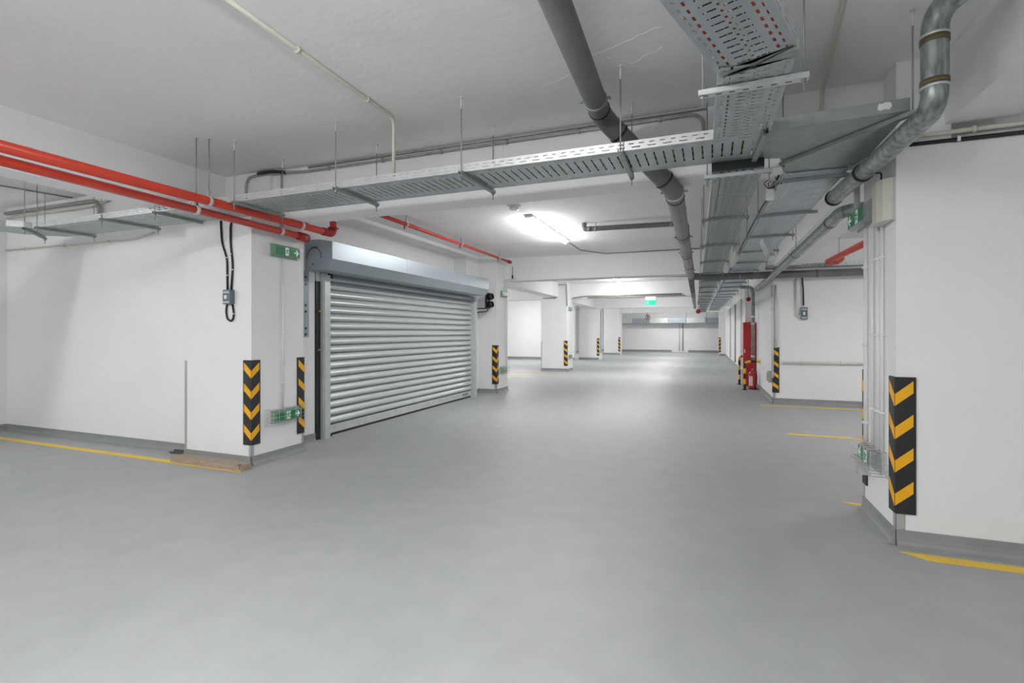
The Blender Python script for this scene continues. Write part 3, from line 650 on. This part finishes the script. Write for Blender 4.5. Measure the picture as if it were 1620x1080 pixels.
def pear(t, x, y, zc, r, m='cond'):
    mb = MB(); mb.tube([(x, y-.014, zc), (x, y+.014, zc)], r+.006, 16); c = part('pipe_clip', mb, m, t)
    mb = MB(); mb.tube([(x, y, zc+r), (x, y, ZC)], .0045, 6); part('clip_rod', mb, 'galvd', c)
    mb = MB(); mb.bar((x, y, zc+r+.0), (x, y, zc+r+.05), .022, .022, up=(1, 0, 0)); part('clip_head', mb, 'galv', c)
    mb = MB(); mb.disc_prism((x, y, ZC-.006), (0, 0, 1), .016, .006, 8); part('anchor', mb, 'cond', c)
pear(pr, -3.8, 2.97, 2.325, .036, 'galvl'); pear(pl_, -3.88, 2.92, 2.25, .032, 'cond'); pear(pr, -3.8, 3.98, 2.325, .036, 'cond'); pear(pl_, -3.88, 3.80, 2.24, .032, 'cond')
pf = pipe('fire_pipe', 'thinner red sprinkler pipe under the second bay ceiling above the shutter', 'pipe', [(-3.80, 4.2, 2.72), (-3.83, 9.8, 2.72)], .026, 'red', .03)
mb = MB(); mb.tube([(-3.83, 9.72, 2.72), (-3.83, 9.86, 2.72)], .036, 16); part('end_collar', mb, 'redd', pf)
for y in (5.9, 7.55, 9.2):
    pear(pf, -3.81, y, 2.72, .026, 'cond')
    mb = MB(); mb.tube([(-3.81, y-.05, 2.70), (-3.81, y-.05, 2.66)], .010, 8); mb.disc_prism((-3.81, y-.05, 2.652), (0, 0, 1), .02, .004, 10); part('sprinkler', mb, 'redd', pf)
pq = pipe('fire_pipe', 'red fire pipe seen through the opening at right', 'pipe', [(2.0, 5.2, 2.40), (1.83, 9.5, 2.40), (1.98, 9.56, 2.40)], .045, 'red', .04)
for y in (7.0, 7.9, 9.1):
    mb = MB(); x = 2.0-(y-5.2)*.024; mb.tube([(x, y, 2.44), (x, y, ZC)], .005, 6); part('clip_rod', mb, 'galvd', pq)
mb = MB(); mb.tube([(1.905, 9.1, 2.40), (1.902, 9.2, 2.40)], .075, 14); part('flange', mb, 'redd', pq)
# dark tray and conduits across the right opening
o = thing('cable_tray', 'narrow dark tray crossing high in the right opening', 'cable tray', (1.8, 9.6, 2.33))
tray2(o, (3.1, 9.62, 2.345), (0.95, 9.62, 2.345), 0.2, 'long', m='galvd', ms='galvd')
# ------------------------------------------------------------------ conduits
def conduit(label, pts, r=.010, m='cond', rad=.05, clips=0, group=None, name='conduit', wall=None):
    pts = [Vector(p) for p in pts]
    t = thing(name, label, 'conduit', pts[0], 0, group)
    mb = MB(); mb.tube(fillet(pts, rad, 5), r, 8); part('tube', mb, m, t)
    if clips:
        segs = [(a, b) for a, b in zip(pts, pts[1:])]; big = max(segs, key=lambda s_: (s_[1]-s_[0]).length)
        for k in range(clips):
            p = big[0].lerp(big[1], (k+.5)/clips); dd = (big[1]-big[0]).normalized()
            mb = MB(); mb.tube([p-dd*.008, p+dd*.008], r*1.7, 8); part('clip', mb, m, t)
    return t
conduit('white conduit joining the two exit lamps on the nearest left pillar', [(-3.99, 3.93, 2.005), (-3.99, 3.93, 0.49)], .010, 'white', clips=3)
conduit('white conduit on the main ceiling ending behind the cross tray', [(-2.10, 0.6, ZC-.012), (-2.15, 3.16, ZC-.012), (-2.15, 3.16, 2.39)], .013, 'cream', .06, clips=4)
conduit('grey conduit along the top of the first beam', [(-4.30, 3.765, 2.46), (-4.30, 3.765, 2.80), (-3.95, 3.755, 2.81), (-3.6, 3.805, 2.79), (-0.02, 3.805, 2.795), (-0.02, 3.805, 2.45)], .012, 'condg', .10, clips=6)
conduit('second thin conduit along the top of the first beam', [(-3.55, 3.805, 2.825), (0.0, 3.805, 2.822)], .008, 'condg')
mb = MB(); mb.tube(fillet([(-4.13, 3.755, 2.815), (-3.95, 3.74, 2.815), (-3.80, 3.78, 2.80)], .1), .016, 10); tag(part('cable_sleeve', mb, 'cable', loc=(-4, 3.75, 2.81)), 'short black cable sleeve on the conduit at the first beam corner', 'cable')
conduit('white conduit on the ceiling right of the sloping tray', [(0.48, 1.0, ZC-.012), (0.60, 2.7, ZC-.014), (0.70, 3.80, ZC-.03), (0.70, 3.80, 2.42)], .014, 'cream', .08, clips=2)
conduit('pale conduit along the wall top over the nearest right wall', [(1.06, 3.57, 2.385), (2.4, 3.57, 2.40), (2.9, 3.45, 2.44)], .013, 'cream', clips=2, group='conduits on the nearest right wall')
conduit('second pale conduit along the wall top over the nearest right wall', [(1.30, 3.69, 2.425), (3.6, 3.69, 2.43)], .011, 'cream', group='conduits on the nearest right wall')
pp = pipe('black_pipe', 'thin black pipe lying along the top of the nearest right wall', 'pipe', [(1.06, 3.585, 2.345), (4.5, 3.585, 2.348)], .012, 'cable', n=8)
for x in (1.09, 1.33, 1.64):
    mb = MB(); mb.box(x-.008, x+.008, 3.57, 3.60, 2.333, 2.362); part('pipe_clip', mb, 'galvl', pp)
for k, (yy, r) in enumerate([(3.80, .010), (3.88, .014), (4.00, .010), (4.15, .014)]):
    conduit('vertical white conduit on the side of the nearest right pillar, %s from the front' % ORD[k], [(1.028, yy, 0.50 if k < 3 else 0.36), (1.028, yy, 1.97)], r, 'white', clips=3, group='conduits on the right pillar')
conduit('thick grey duct rising above the exit lamp on the nearest right pillar', [(1.0, 4.25, 2.13), (1.0, 4.25, 2.33)], .02, 'boxg')
# left bay conduits
conduit('thin cream conduit along the left wall below the trays', [(-8.34, 3.70, 2.30), (-5.9, 3.70, 2.275), (-5.55, 3.70, 2.33)], .010, 'cream', .1, clips=3)
conduit('grey conduit bundle across the left bay beam ending in a drop', [(-8.3, 3.68, 2.76), (-6.55, 3.68, 2.76), (-6.45, 3.68, 2.70), (-6.45, 3.68, 2.42)], .022, 'condg', .08)
conduit('cream conduit beside the grey bundle in the left bay', [(-8.3, 3.69, 2.70), (-6.6, 3.69, 2.70), (-6.0, 3.70, 2.80), (-4.95, 3.70, 2.81)], .011, 'cream', .08)
conduit('thin grey conduit crossing the left bay ceiling towards the wall', [(-7.6, 0.8, 2.82), (-6.9, 3.66, 2.82)], .009, 'condg')
# second bay and beyond
conduit('conduit from the lit ceiling lamp to the second beam', [(-2.26, 8.65, ZC-.01), (-2.26, 9.5, ZC-.01), (-1.9, 10.09, ZC-.015), (0.0, 10.09, ZC-.015)], .010, 'condg', .05)
conduit('thin conduit on the second pillar down to the high exit lamp', [(-3.78, 10.09, 2.40), (-4.025, 10.0, 2.38), (-4.025, 9.98, 2.14)], .008, 'cond')
conduit('vertical conduit joining the lamps of the traffic light pillar', [(-4.028, 10.12, 2.37), (-4.028, 10.12, 0.55)], .010, 'white', clips=3)
conduit('square loop of dark conduit over the third pillar', [(-4.95, 15.68, 2.36), (-4.52, 15.68, 2.36), (-4.52, 15.68, 2.78), (-4.17, 15.68, 2.78), (-4.15, 15.68, 2.10)], .014, 'condg', .02)
conduit('conduit rack along the third cross beam', [(-4.1, 16.18, 2.38), (-3.7, 16.16, 2.43), (-0.7, 16.16, 2.43)], .022, 'condg', .1)
conduit('thinner conduit along the third cross beam', [(-3.6, 16.17, 2.38), (-0.6, 16.17, 2.38)], .012, 'condg', .1)
conduit('vertical conduit on the fourth left pillar', [(-4.60, 23.5, 0.3), (-4.60, 23.5, 2.3)], .02, 'condg')
conduit('left vertical conduit on the end wall', [(-1.63, 33.97, 0.1), (-1.63, 33.97, 2.0)], .03, 'cond'); conduit('right vertical conduit on the end wall', [(-1.42, 33.97, 0.1), (-1.42, 33.97, 2.0)], .035, 'condg')
# wall beyond the right opening
conduit('horizontal white conduit across the wall beyond the right opening', [(1.24, 9.99, 0.725), (3.0, 9.99, 0.735)], .022, 'cond', clips=3)
conduit('left vertical pale conduit at the corner right of the extinguisher', [(1.085, 9.99, 0.45), (1.085, 9.99, 2.09)], .020, 'cond', clips=2, group='conduits at the far wall corner')
conduit('right vertical pale conduit at the corner right of the extinguisher', [(1.14, 9.99, 0.98), (1.14, 9.99, 2.09)], .018, 'cond', group='conduits at the far wall corner')
conduit('white looped conduit beside the grey switch beyond the right opening', [(1.45, 9.99, 2.2), (1.46, 9.99, 1.56), (1.50, 9.99, 1.52), (1.54, 9.99, 1.55)], .013, 'cond', .03)
conduit('black cable dropping to the grey switch beyond the right opening', [(1.545, 9.99, 2.2), (1.56, 9.985, 2.0), (1.565, 9.99, 1.72)], .012, 'cable', .03, name='cable')
for k, (y, x) in enumerate([(14.6, 1.05), (17.5, 1.02), (20.5, .99), (24.0, .96)]):
    conduit('vertical pale conduit on the far right wall, %s beyond the red cabinet' % ORD[k], [(x, y, .15), (x, y, 2.30)], .03, 'cond' if k % 2 else 'condg')
vp = pipe('metal_pipe', 'vertical galvanised pipe in front of the red cabinet', 'pipe', [(0.97, 12.55, 0.64), (0.97, 12.55, 2.20), (0.93, 12.55, 2.27), (0.70, 12.55, 2.28)], .036, 'pipe_galv', .06, joints=[(0, .62), (0, .52), (0, .05)], jm='galvl', jl=.05)
# ------------------------------------------------------------------ small fittings
def switch_box(label, O, s=1.0, m='bluegrey', sz=1.0):
    x, y, z_ = O; t = thing('switch_box', label, 'switch', O)
    mb = MB(); mb.prism([(x+a*s, y, z_+b*s) for a, b in ((-.045, -.07), (.045, -.07), (.05, -.062), (.05, .062), (.045, .07), (-.045, .07), (-.05, .062), (-.05, -.062))], (0, -.05*s, 0)); part('body', mb, m, t)
    mb = MB(); mb.box(x-.018*s, x+.012*s, y-.062*s, y-.05*s, z_-.02*s, z_+.016*s); part('rocker', mb, 'white', t)
    mb = MB(); mb.box(x-.042*s, x+.042*s, y-.055*s, y-.05*s, z_+.035*s, z_+.055*s); part('top_band', mb, 'boxg', t)
    mb = MB(); mb.box(x-.042*s, x+.042*s, y-.055*s, y-.05*s, z_-.06*s, z_-.042*s); part('bottom_band', mb, 'boxg', t)
    t.scale = (1, 1, sz)
    return t
switch_box('small blue-grey switch box on the front of the nearest left pillar', (-4.262, 3.56, 1.59), .98)
switch_box('dark grey switch box on the wall beyond the right opening', (1.575, 10.02, 1.585), 1.0, 'bluegrey', 1.5)
def cab(label, pts, r, ties, nm='cable'):
    pts = fillet(pts, .06, 5); t = thing(nm, label, 'cable', pts[0]); mb = MB(); mb.tube(pts, r, 8); part('jacket', mb, 'cable', t)
    for z_, x in ties: mb = MB(); mb.tube([(x, 3.55, z_-.005), (x, 3.55, z_+.005)], r*1.45, 8); part('clip', mb, 'cond', t)
cab('left black cable dropping to the switch on the nearest left pillar', [(-4.385, 3.55, 2.33), (-4.37, 3.55, 2.12), (-4.30, 3.55, 1.96), (-4.295, 3.55, 1.66)], .009, [(1.97, -4.305), (1.8, -4.297)])
cab('right black cable dropping to the switch on the nearest left pillar', [(-4.22, 3.55, 2.35), (-4.255, 3.55, 2.28), (-4.255, 3.55, 2.10), (-4.225, 3.55, 1.9), (-4.245, 3.55, 1.66)], .010, [(2.0, -4.245), (1.85, -4.23)])
cab('black cable loop hanging under the switch on the nearest left pillar', [(-4.30, 3.55, 1.53), (-4.315, 3.55, 1.46), (-4.30, 3.55, 1.385), (-4.25, 3.55, 1.355), (-4.215, 3.55, 1.39), (-4.215, 3.55, 1.44), (-4.23, 3.55, 1.52)], .009, [(1.43, -4.215)])
# cream magnetic holder on the nearest right pillar corner
t = thing('wall_housing', 'tall cream plastic housing high on the corner of the nearest right pillar', 'wall box', (1.04, 3.70, 2.0))
mb = MB(); mb.prism([(x, y, 1.92) for x, y in ((1.04, 3.60), (1.02, 3.60), (0.985, 3.63), (0.965, 3.68), (0.965, 3.76), (0.985, 3.82), (1.04, 3.84))], (0, 0, .25)); part('body', mb, 'cream', t)
mb = MB(); mb.box(1.03, 1.04, 3.595, 3.85, 1.915, 2.175); part('back_plate', mb, 'boxg', t)
mb = MB(); mb.tube(fillet([(1.0, 3.72, 2.17), (1.01, 3.74, 2.24), (0.98, 3.95, 2.29), (0.90, 4.0, 2.31)], .05), .005, 6); part('lead', mb, 'cable', t)
t = thing('junction_box', 'small grey junction box clipped to the rear edge of the nearest right pillar', 'wall box', (1.03, 4.2, 0.33))
mb = MB(); mb.box(0.975, 1.04, 4.12, 4.24, 0.27, 0.39); part('body', mb, 'boxg', t)
mb = MB(); mb.box(0.965, 0.975, 4.135, 4.225, 0.285, 0.375); part('lid', mb, 'boxg', t)
t = thing('socket_box', 'small grey socket low on the far wall corner behind the guard', 'wall box', (1.05, 10.1, 0.45))
mb = MB(); mb.box(1.03, 1.10, 10.10, 10.28, 0.36, 0.56); part('body', mb, 'boxg', t)
mb = MB(); mb.box(1.015, 1.03, 10.12, 10.24, 0.39, 0.53); part('flap', mb, 'galvd', t)
# junction box with loose wires between the trays
t = thing('junction_box', 'small white junction box with loose wires between the two corridor trays', 'wall box', (0.42, 4.04, 2.24))
mb = MB(); mb.box(0.40, 0.45, 4.05, 4.10, 2.21, 2.28); part('body', mb, 'white', t)
for k in range(5): mb = MB(); mb.tube(fillet([(0.42, 4.06, 2.28), (0.40+.03*k-.02, 4.04, 2.32), (0.41+.02*k, 4.02, 2.34-.01*k)], .02), .003, 5); part('wire', mb, 'cable', t)
# floodlight/camera hanging under the right tray
t = thing('cctv_camera', 'small white camera hanging under the right corridor tray', 'camera', (0.63, 6.3, 2.3))
mb = MB(); mb.bar((0.60, 6.40, 2.30), (0.66, 6.28, 2.10), .06, .075); part('body', mb, 'white', t)
mb = MB(); mb.bar((0.655, 6.29, 2.115), (0.668, 6.264, 2.072), .062, .078); part('hood', mb, 'galvl', t)
mb = MB(); mb.tube([(0.60, 6.40, 2.28), (0.59, 6.42, 2.335)], .015, 8); part('bracket', mb, 'boxg', t)
# unlit batten between the trays
t = thing('ceiling_lamp', 'unlit cream batten lamp hanging between the two corridor trays', 'lamp', (0.33, 8.2, 2.33))
mb = MB(); mb.prism([(a, 7.5, b) for a, b in ((.36, 2.36), (.37, 2.30), (.385, 2.285), (.41, 2.285), (.425, 2.30), (.435, 2.36))], (-.02, 1.3, 0)); part('diffuser', mb, 'cream', t)
mb = MB(); mb.box(.355, .44, 7.5, 8.8, 2.36, 2.375); part('base', mb, 'white', t)
for y in (7.7, 8.6): mb = MB(); mb.tube([(.395, y, 2.375), (.395, y, ZC)], .004, 6); part('suspension_rod', mb, 'galvd', t)
# alarm beacons
for (x, y, z_, lab) in ((-.30, 20.6, 2.06, 'tiny red alarm beacon left of the corridor trays'), (0.90, 12.9, 2.02, 'small red alarm beacon above the red cabinet')):
    t = thing('alarm_beacon', lab, 'alarm', (x, y, z_)); r = .09 if y > 15 else .05
    mb = MB(); mb.disc_prism((x, y, z_), (0, -1, 0), r, .05, 14); part('lens', mb, 'redglow', t); mb = MB(); mb.disc_prism((x, y+.02, z_), (0, -1, 0), r*.8, .03, 14); part('base', mb, 'white', t)
    mb = MB(); mb.tube([(x, y+.02, z_), (x, y+.02, ZC)], .008, 6); part('drop_rod', mb, 'galvd', t)
# smoke detector
t = thing('smoke_detector', 'round white smoke detector on the second bay ceiling', 'detector', (-2.25, 5.92, ZC))
mb = MB(); mb.tube([(-2.25, 5.92, ZC), (-2.25, 5.92, ZC-.02)], .085, 20); part('base', mb, 'white', t)
mb = MB(); mb.tube([(-2.25, 5.92, ZC-.02), (-2.25, 5.92, ZC-.05), (-2.25, 5.92, ZC-.058)], [.06, .055, .03], 20); part('sensor', mb, 'white', t)
# traffic light
t = thing('traffic_light', 'small black two-lamp traffic light on the wall right of the shutter', 'traffic light', (-4.1, 9.35, 1.9))
mb = MB(); mb.box(-4.155, -4.115, 9.28, 9.46, 1.73, 2.06); part('housing', mb, 'black', t)
for zc in (1.98, 1.82):
    mb = MB(); n = 14; r = .068
    mb.tube([(-4.115, 9.37, zc), (-4.05, 9.37, zc), (-4.02, 9.37, zc+.006)], [r, r*.98, r*.80], 16, cap=False); vz = part('visor', mb, 'black', t, solid=.004)
    mb = MB(); mb.disc_prism((-4.114, 9.37, zc), (1, 0, 0), .058, .006, 16); part('lens', mb, 'glassd', vz)
for zc in (2.05, 1.74): mb = MB(); mb.bar((-4.45, 9.36, zc), (-4.12, 9.36, zc), .03, .02); part('bracket', mb, 'black', t)
mb = MB(); mb.tube(fillet([(-4.13, 9.36, 1.73), (-4.13, 9.36, 1.69), (-4.2, 9.34, 1.67), (-4.44, 9.25, 1.655)], .02), .010, 6); part('cable', mb, 'black', t)
# hanging clamp at the end of the sprinkler pipe
t = thing('seismic_rod', 'thin black tie and clamp hanging below the sprinkler pipe end', 'pipe hanger', (-3.87, 9.95, 2.5))
mb = MB(); mb.tube([(-3.87, 10.08, 2.66), (-3.87, 10.08, 2.45)], .008, 6); part('rod', mb, 'galvd', t)
mb = MB(); mb.tube([(-3.87, 10.08, 2.47), (-3.87, 10.08, 2.40)], .017, 8); part('clamp', mb, 'black', t)
# plank and dust
t = thing('wooden_plank', 'weathered wooden plank lying on the floor at the foot of the nearest left pillar', 'plank', (-4.35, 3.43, 0))
mb = MB(); mb.prism([(-4.84, 3.375, 0), (-3.93, 3.355, 0), (-3.905, 3.37, 0), (-3.90, 3.47, 0), (-3.93, 3.49, 0), (-4.83, 3.505, 0)], (0, 0, .054)); part('board', mb, 'wood', t)
for x in (-4.55, -4.25): mb = MB(); mb.box(x, x+.003, 3.372, 3.49, .0535, .0545); part('crack', mb, 'dust', t)
mb = MB(); mb.box(-3.96, -3.915, 3.36, 3.40, .02, .0545); part('split_end', mb, 'dust', t)
mb = MB(); ps = []
for k in range(14):
    a = 2*PI*k/14; r = random.uniform(.6, 1.1); ps.append((-5.13+.14*r*math.cos(a), 3.655+.05*r*math.sin(a), 0.0005))
mb.prism(ps, (0, 0, .004)); mb.prism([(p[0]*.6-5.11*.4, p[1]*.6+3.68*.4, .004) for p in ps], (0, 0, .028))
o = part('dust_heap', mb, 'dust', loc=(-5.13, 3.66, 0)); tag(o, 'dark heap of swept dust by the wall beside the plank end', 'dust')
# ------------------------------------------------------------------ fire point
t = thing('fire_cabinet', 'tall narrow red fire cabinet behind the extinguisher', 'cabinet', (0.95, 13.0, 0))
mb = MB(); mb.box(0.80, 1.072, 12.98, 13.3, 0.02, 1.49); part('body', mb, 'redcab', t)
mb = MB(); mb.box(0.81, 1.065, 12.965, 12.98, 0.03, 1.48); dr = part('door', mb, 'redcab', t)
mb = MB(); mb.box(0.815, 0.84, 12.955, 12.965, 0.78, 0.86); part('latch', mb, 'galvl', dr)
t = thing('fire_extinguisher', 'red fire extinguisher standing on the floor before the red cabinet', 'fire extinguisher', (0.945, 12.35, 0))
c = (0.945, 12.35)
prf = [(0.0, .07), (.012, .078), (.03, .08), (.32, .08), (.36, .072), (.385, .045), (.40, .025), (.42, .022)]
mb = MB(); mb.tube([(c[0], c[1], z_) for z_, r in prf], [r for z_, r in prf], 20); part('cylinder', mb, 'redcab', t)
mb = MB(); mb.tube([(c[0], c[1], .41), (c[0], c[1], .45)], .018, 10); part('valve', mb, 'galvd', t)
mb = MB(); mb.bar((c[0]-.045, c[1], .455), (c[0]+.04, c[1], .475), .018, .008); mb.bar((c[0]-.045, c[1], .435), (c[0]+.03, c[1], .435), .018, .008); part('handle', mb, 'redd', t)
mb = MB(); mb.tube(fillet([(c[0]+.02, c[1], .43), (c[0]+.07, c[1]-.03, .42), (c[0]+.085, c[1]-.05, .3), (c[0]+.08, c[1]-.05, .12)], .03), .009, 8); part('hose', mb, 'black', t)
mb = MB(); mb.tube([(c[0], c[1], .10), (c[0], c[1], .28)], .0806, 20, cap=False)
mb2 = MB(); n = 6
for k in range(n):
    a0 = -2.7+k*.18; a1 = a0+.18
    mb2.quad((c[0]+.081*math.cos(a0), c[1]+.081*math.sin(a0), .08), (c[0]+.081*math.cos(a1), c[1]+.081*math.sin(a1), .08), (c[0]+.081*math.cos(a1), c[1]+.081*math.sin(a1), .29), (c[0]+.081*math.cos(a0), c[1]+.081*math.sin(a0), .29))
part('paper_label', mb2, 'labelw', t, solid=.001)
t = thing('floor_tray', 'low black stand under the fire extinguisher', 'stand', (0.97, 12.35, 0))
mb = MB(); mb.tube(fillet([(.85, 12.25, .012), (1.06, 12.25, .012), (1.06, 12.5, .012), (.85, 12.5, .012)], .05), .008, 6); part('frame', mb, 'black', t)
def hoop(label, x, y, xw, htop):
    t = thing('hoop_barrier', label, 'barrier', (x, y, 0), 0, 'striped hoop barriers'); pth = fillet([(x, y, 0.01), (x, y, htop), (xw, y, htop)], .10, 8)
    # cut the path into bands
    L = [0]
    for a, b in zip(pth, pth[1:]): L.append(L[-1]+(b-a).length)
    def at(s_):
        for k in range(len(L)-1):
            if s_ <= L[k+1]: return pth[k].lerp(pth[k+1], (s_-L[k])/(L[k+1]-L[k]))
        return pth[-1]
    s_ = 0; k = 0
    while s_ < L[-1]-1e-4:
        e = min(s_+.115, L[-1]); mb = MB(); mb.tube([at(s_+(e-s_)*j/4) for j in range(5)], .026, 12); part('black_band' if k % 2 == 0 else 'yellow_band', mb, 'bb' if k % 2 == 0 else 'yb', t); s_ = e; k += 1
    mb = MB(); mb.disc_prism((x, y, 0), (0, 0, 1), .06, .01, 14); part('foot_plate', mb, 'bb', t)
    mb = MB(); mb.disc_prism((xw-.012, y, htop), (1, 0, 0), .055, .012, 14); part('wall_plate', mb, 'yb', t)
hoop('nearer black and yellow hoop barrier before the fire extinguisher', 0.775, 12.15, 1.085, 0.62)
hoop('farther black and yellow hoop barrier beside the red cabinet', 0.735, 13.35, 0.862, 0.68)
# ------------------------------------------------------------------ far end
t = thing('air_duct', 'long galvanised air duct across the far end wall', 'air duct', (-2.1, 33.4, 2.0))
xx = -5.6; k = 0
while xx < 1.1:
    mb = MB(); mb.box(xx, xx+1.1, 33.3, 33.8, 1.86, 2.17); mb.box(xx+1.07, xx+1.1, 33.27, 33.83, 1.83, 2.20); part('duct_section', mb, 'hous' if k % 2 else 'galvl', t); xx += 1.1; k += 1
for x in (-3.6, -1.2, 0.0): mb = MB(); mb.tube([(x, 33.28, 1.86), (x, 33.28, ZC)], .015, 6); part('hanger_rod', mb, 'galvd', t)
t = thing('round_sign', 'small round white sign with a dark arrow and red rim hanging near the far end', 'sign', (-3.5, 31.5, 2.0))
cx, cy, cz = -3.28, 31.0, 2.17
mb = MB(); mb.disc_prism((cx, cy, cz), (0, -1, 0), .15, .02, 20); part('red_rim', mb, 'redglow', t)
mb = MB(); mb.disc_prism((cx, cy-.021, cz), (0, -1, 0), .115, .004, 20); part('face', mb, 'white', t)
mb = MB(); O_ = Vector((cx, cy-.026, cz)); U = Vector((1, 0, 0)); V_ = Vector((0, 0, 1)); N_ = Vector((0, -1, 0))
thick(mb, O_, U, V_, N_, (-.05, .08), (.05, 0), .045, .002); thick(mb, O_, U, V_, N_, (-.05, -.08), (.05, 0), .045, .002); part('arrow', mb, 'black', t)
mb = MB(); mb.tube([(cx, cy, cz+.14), (cx, cy, ZC)], .012, 6); part('hanger_rod', mb, 'galvd', t)
# ------------------------------------------------------------------ ceiling lamps (each with its own light)
PLACE = ['deep in the corridor before the fourth left pillar', 'deep in the corridor before the last left pillar', 'above the viewer', 'behind the viewer',
         'behind the viewer on the right', 'in the left bay', 'in the left bay far behind the viewer', 'in the pocket behind the second left pillar', 'in the pocket behind the third left pillar',
         'in the pocket behind the last left pillar', 'inside the right opening', 'crosswise near the end wall']
def lamp(i, x, y, along, pw):
    L = 2.0 if i == 0 else 1.5
    lab = {0: 'lit white batten lamp on the second bay ceiling', 1: 'small lit batten lamp beyond the second beam'}.get(i, 'lit batten lamp on the ceiling, '+PLACE[i-2])
    t = thing('ceiling_lamp', lab, 'lamp', (x, y, ZC))
    dx, dy = (0, L/2) if along == 'y' else (L/2, 0); wx, wy = (.055, 0) if along == 'y' else (0, .055)
    mb = MB(); mb.box(x-dx-wx, x+dx+wx, y-dy-wy, y+dy+wy, ZC-.035, ZC); part('base', mb, 'boxg' if i > 1 else 'cond', t)
    mb = MB(); mb.tube([(x-dx*.93, y-dy*.93, ZC-.055), (x+dx*.93, y+dy*.93, ZC-.055)], .024, 12); part('glowing_tube', mb, 'glow', t)
    for q in (-.75, -.25, .25, .75):        # the tube shines all round: four small lights along it
        ld = bpy.data.lights.new('lamp_light', 'POINT'); ld.shadow_soft_size = .03; ld.energy = LAMP_W*pw*.5/4; ld.color = (1.0, .99, .975)
        lo = bpy.data.objects.new('lamp_light', ld); C.objects.link(lo); lo.location = (dx*q, dy*q, -.19); lo.parent = t
    ld = bpy.data.lights.new('lamp_light', 'AREA'); ld.shape = 'RECTANGLE'; ld.size = .07 if along == 'y' else L*.93; ld.size_y = L*.93 if along == 'y' else .07
    ld.energy = LAMP_W*pw*.42; ld.color = (1.0, .99, .975)
    lo = bpy.data.objects.new('lamp_light', ld); C.objects.link(lo); lo.location = (0, 0, -.085); lo.parent = t
for i, a in enumerate(TUBES): lamp(i, *a)
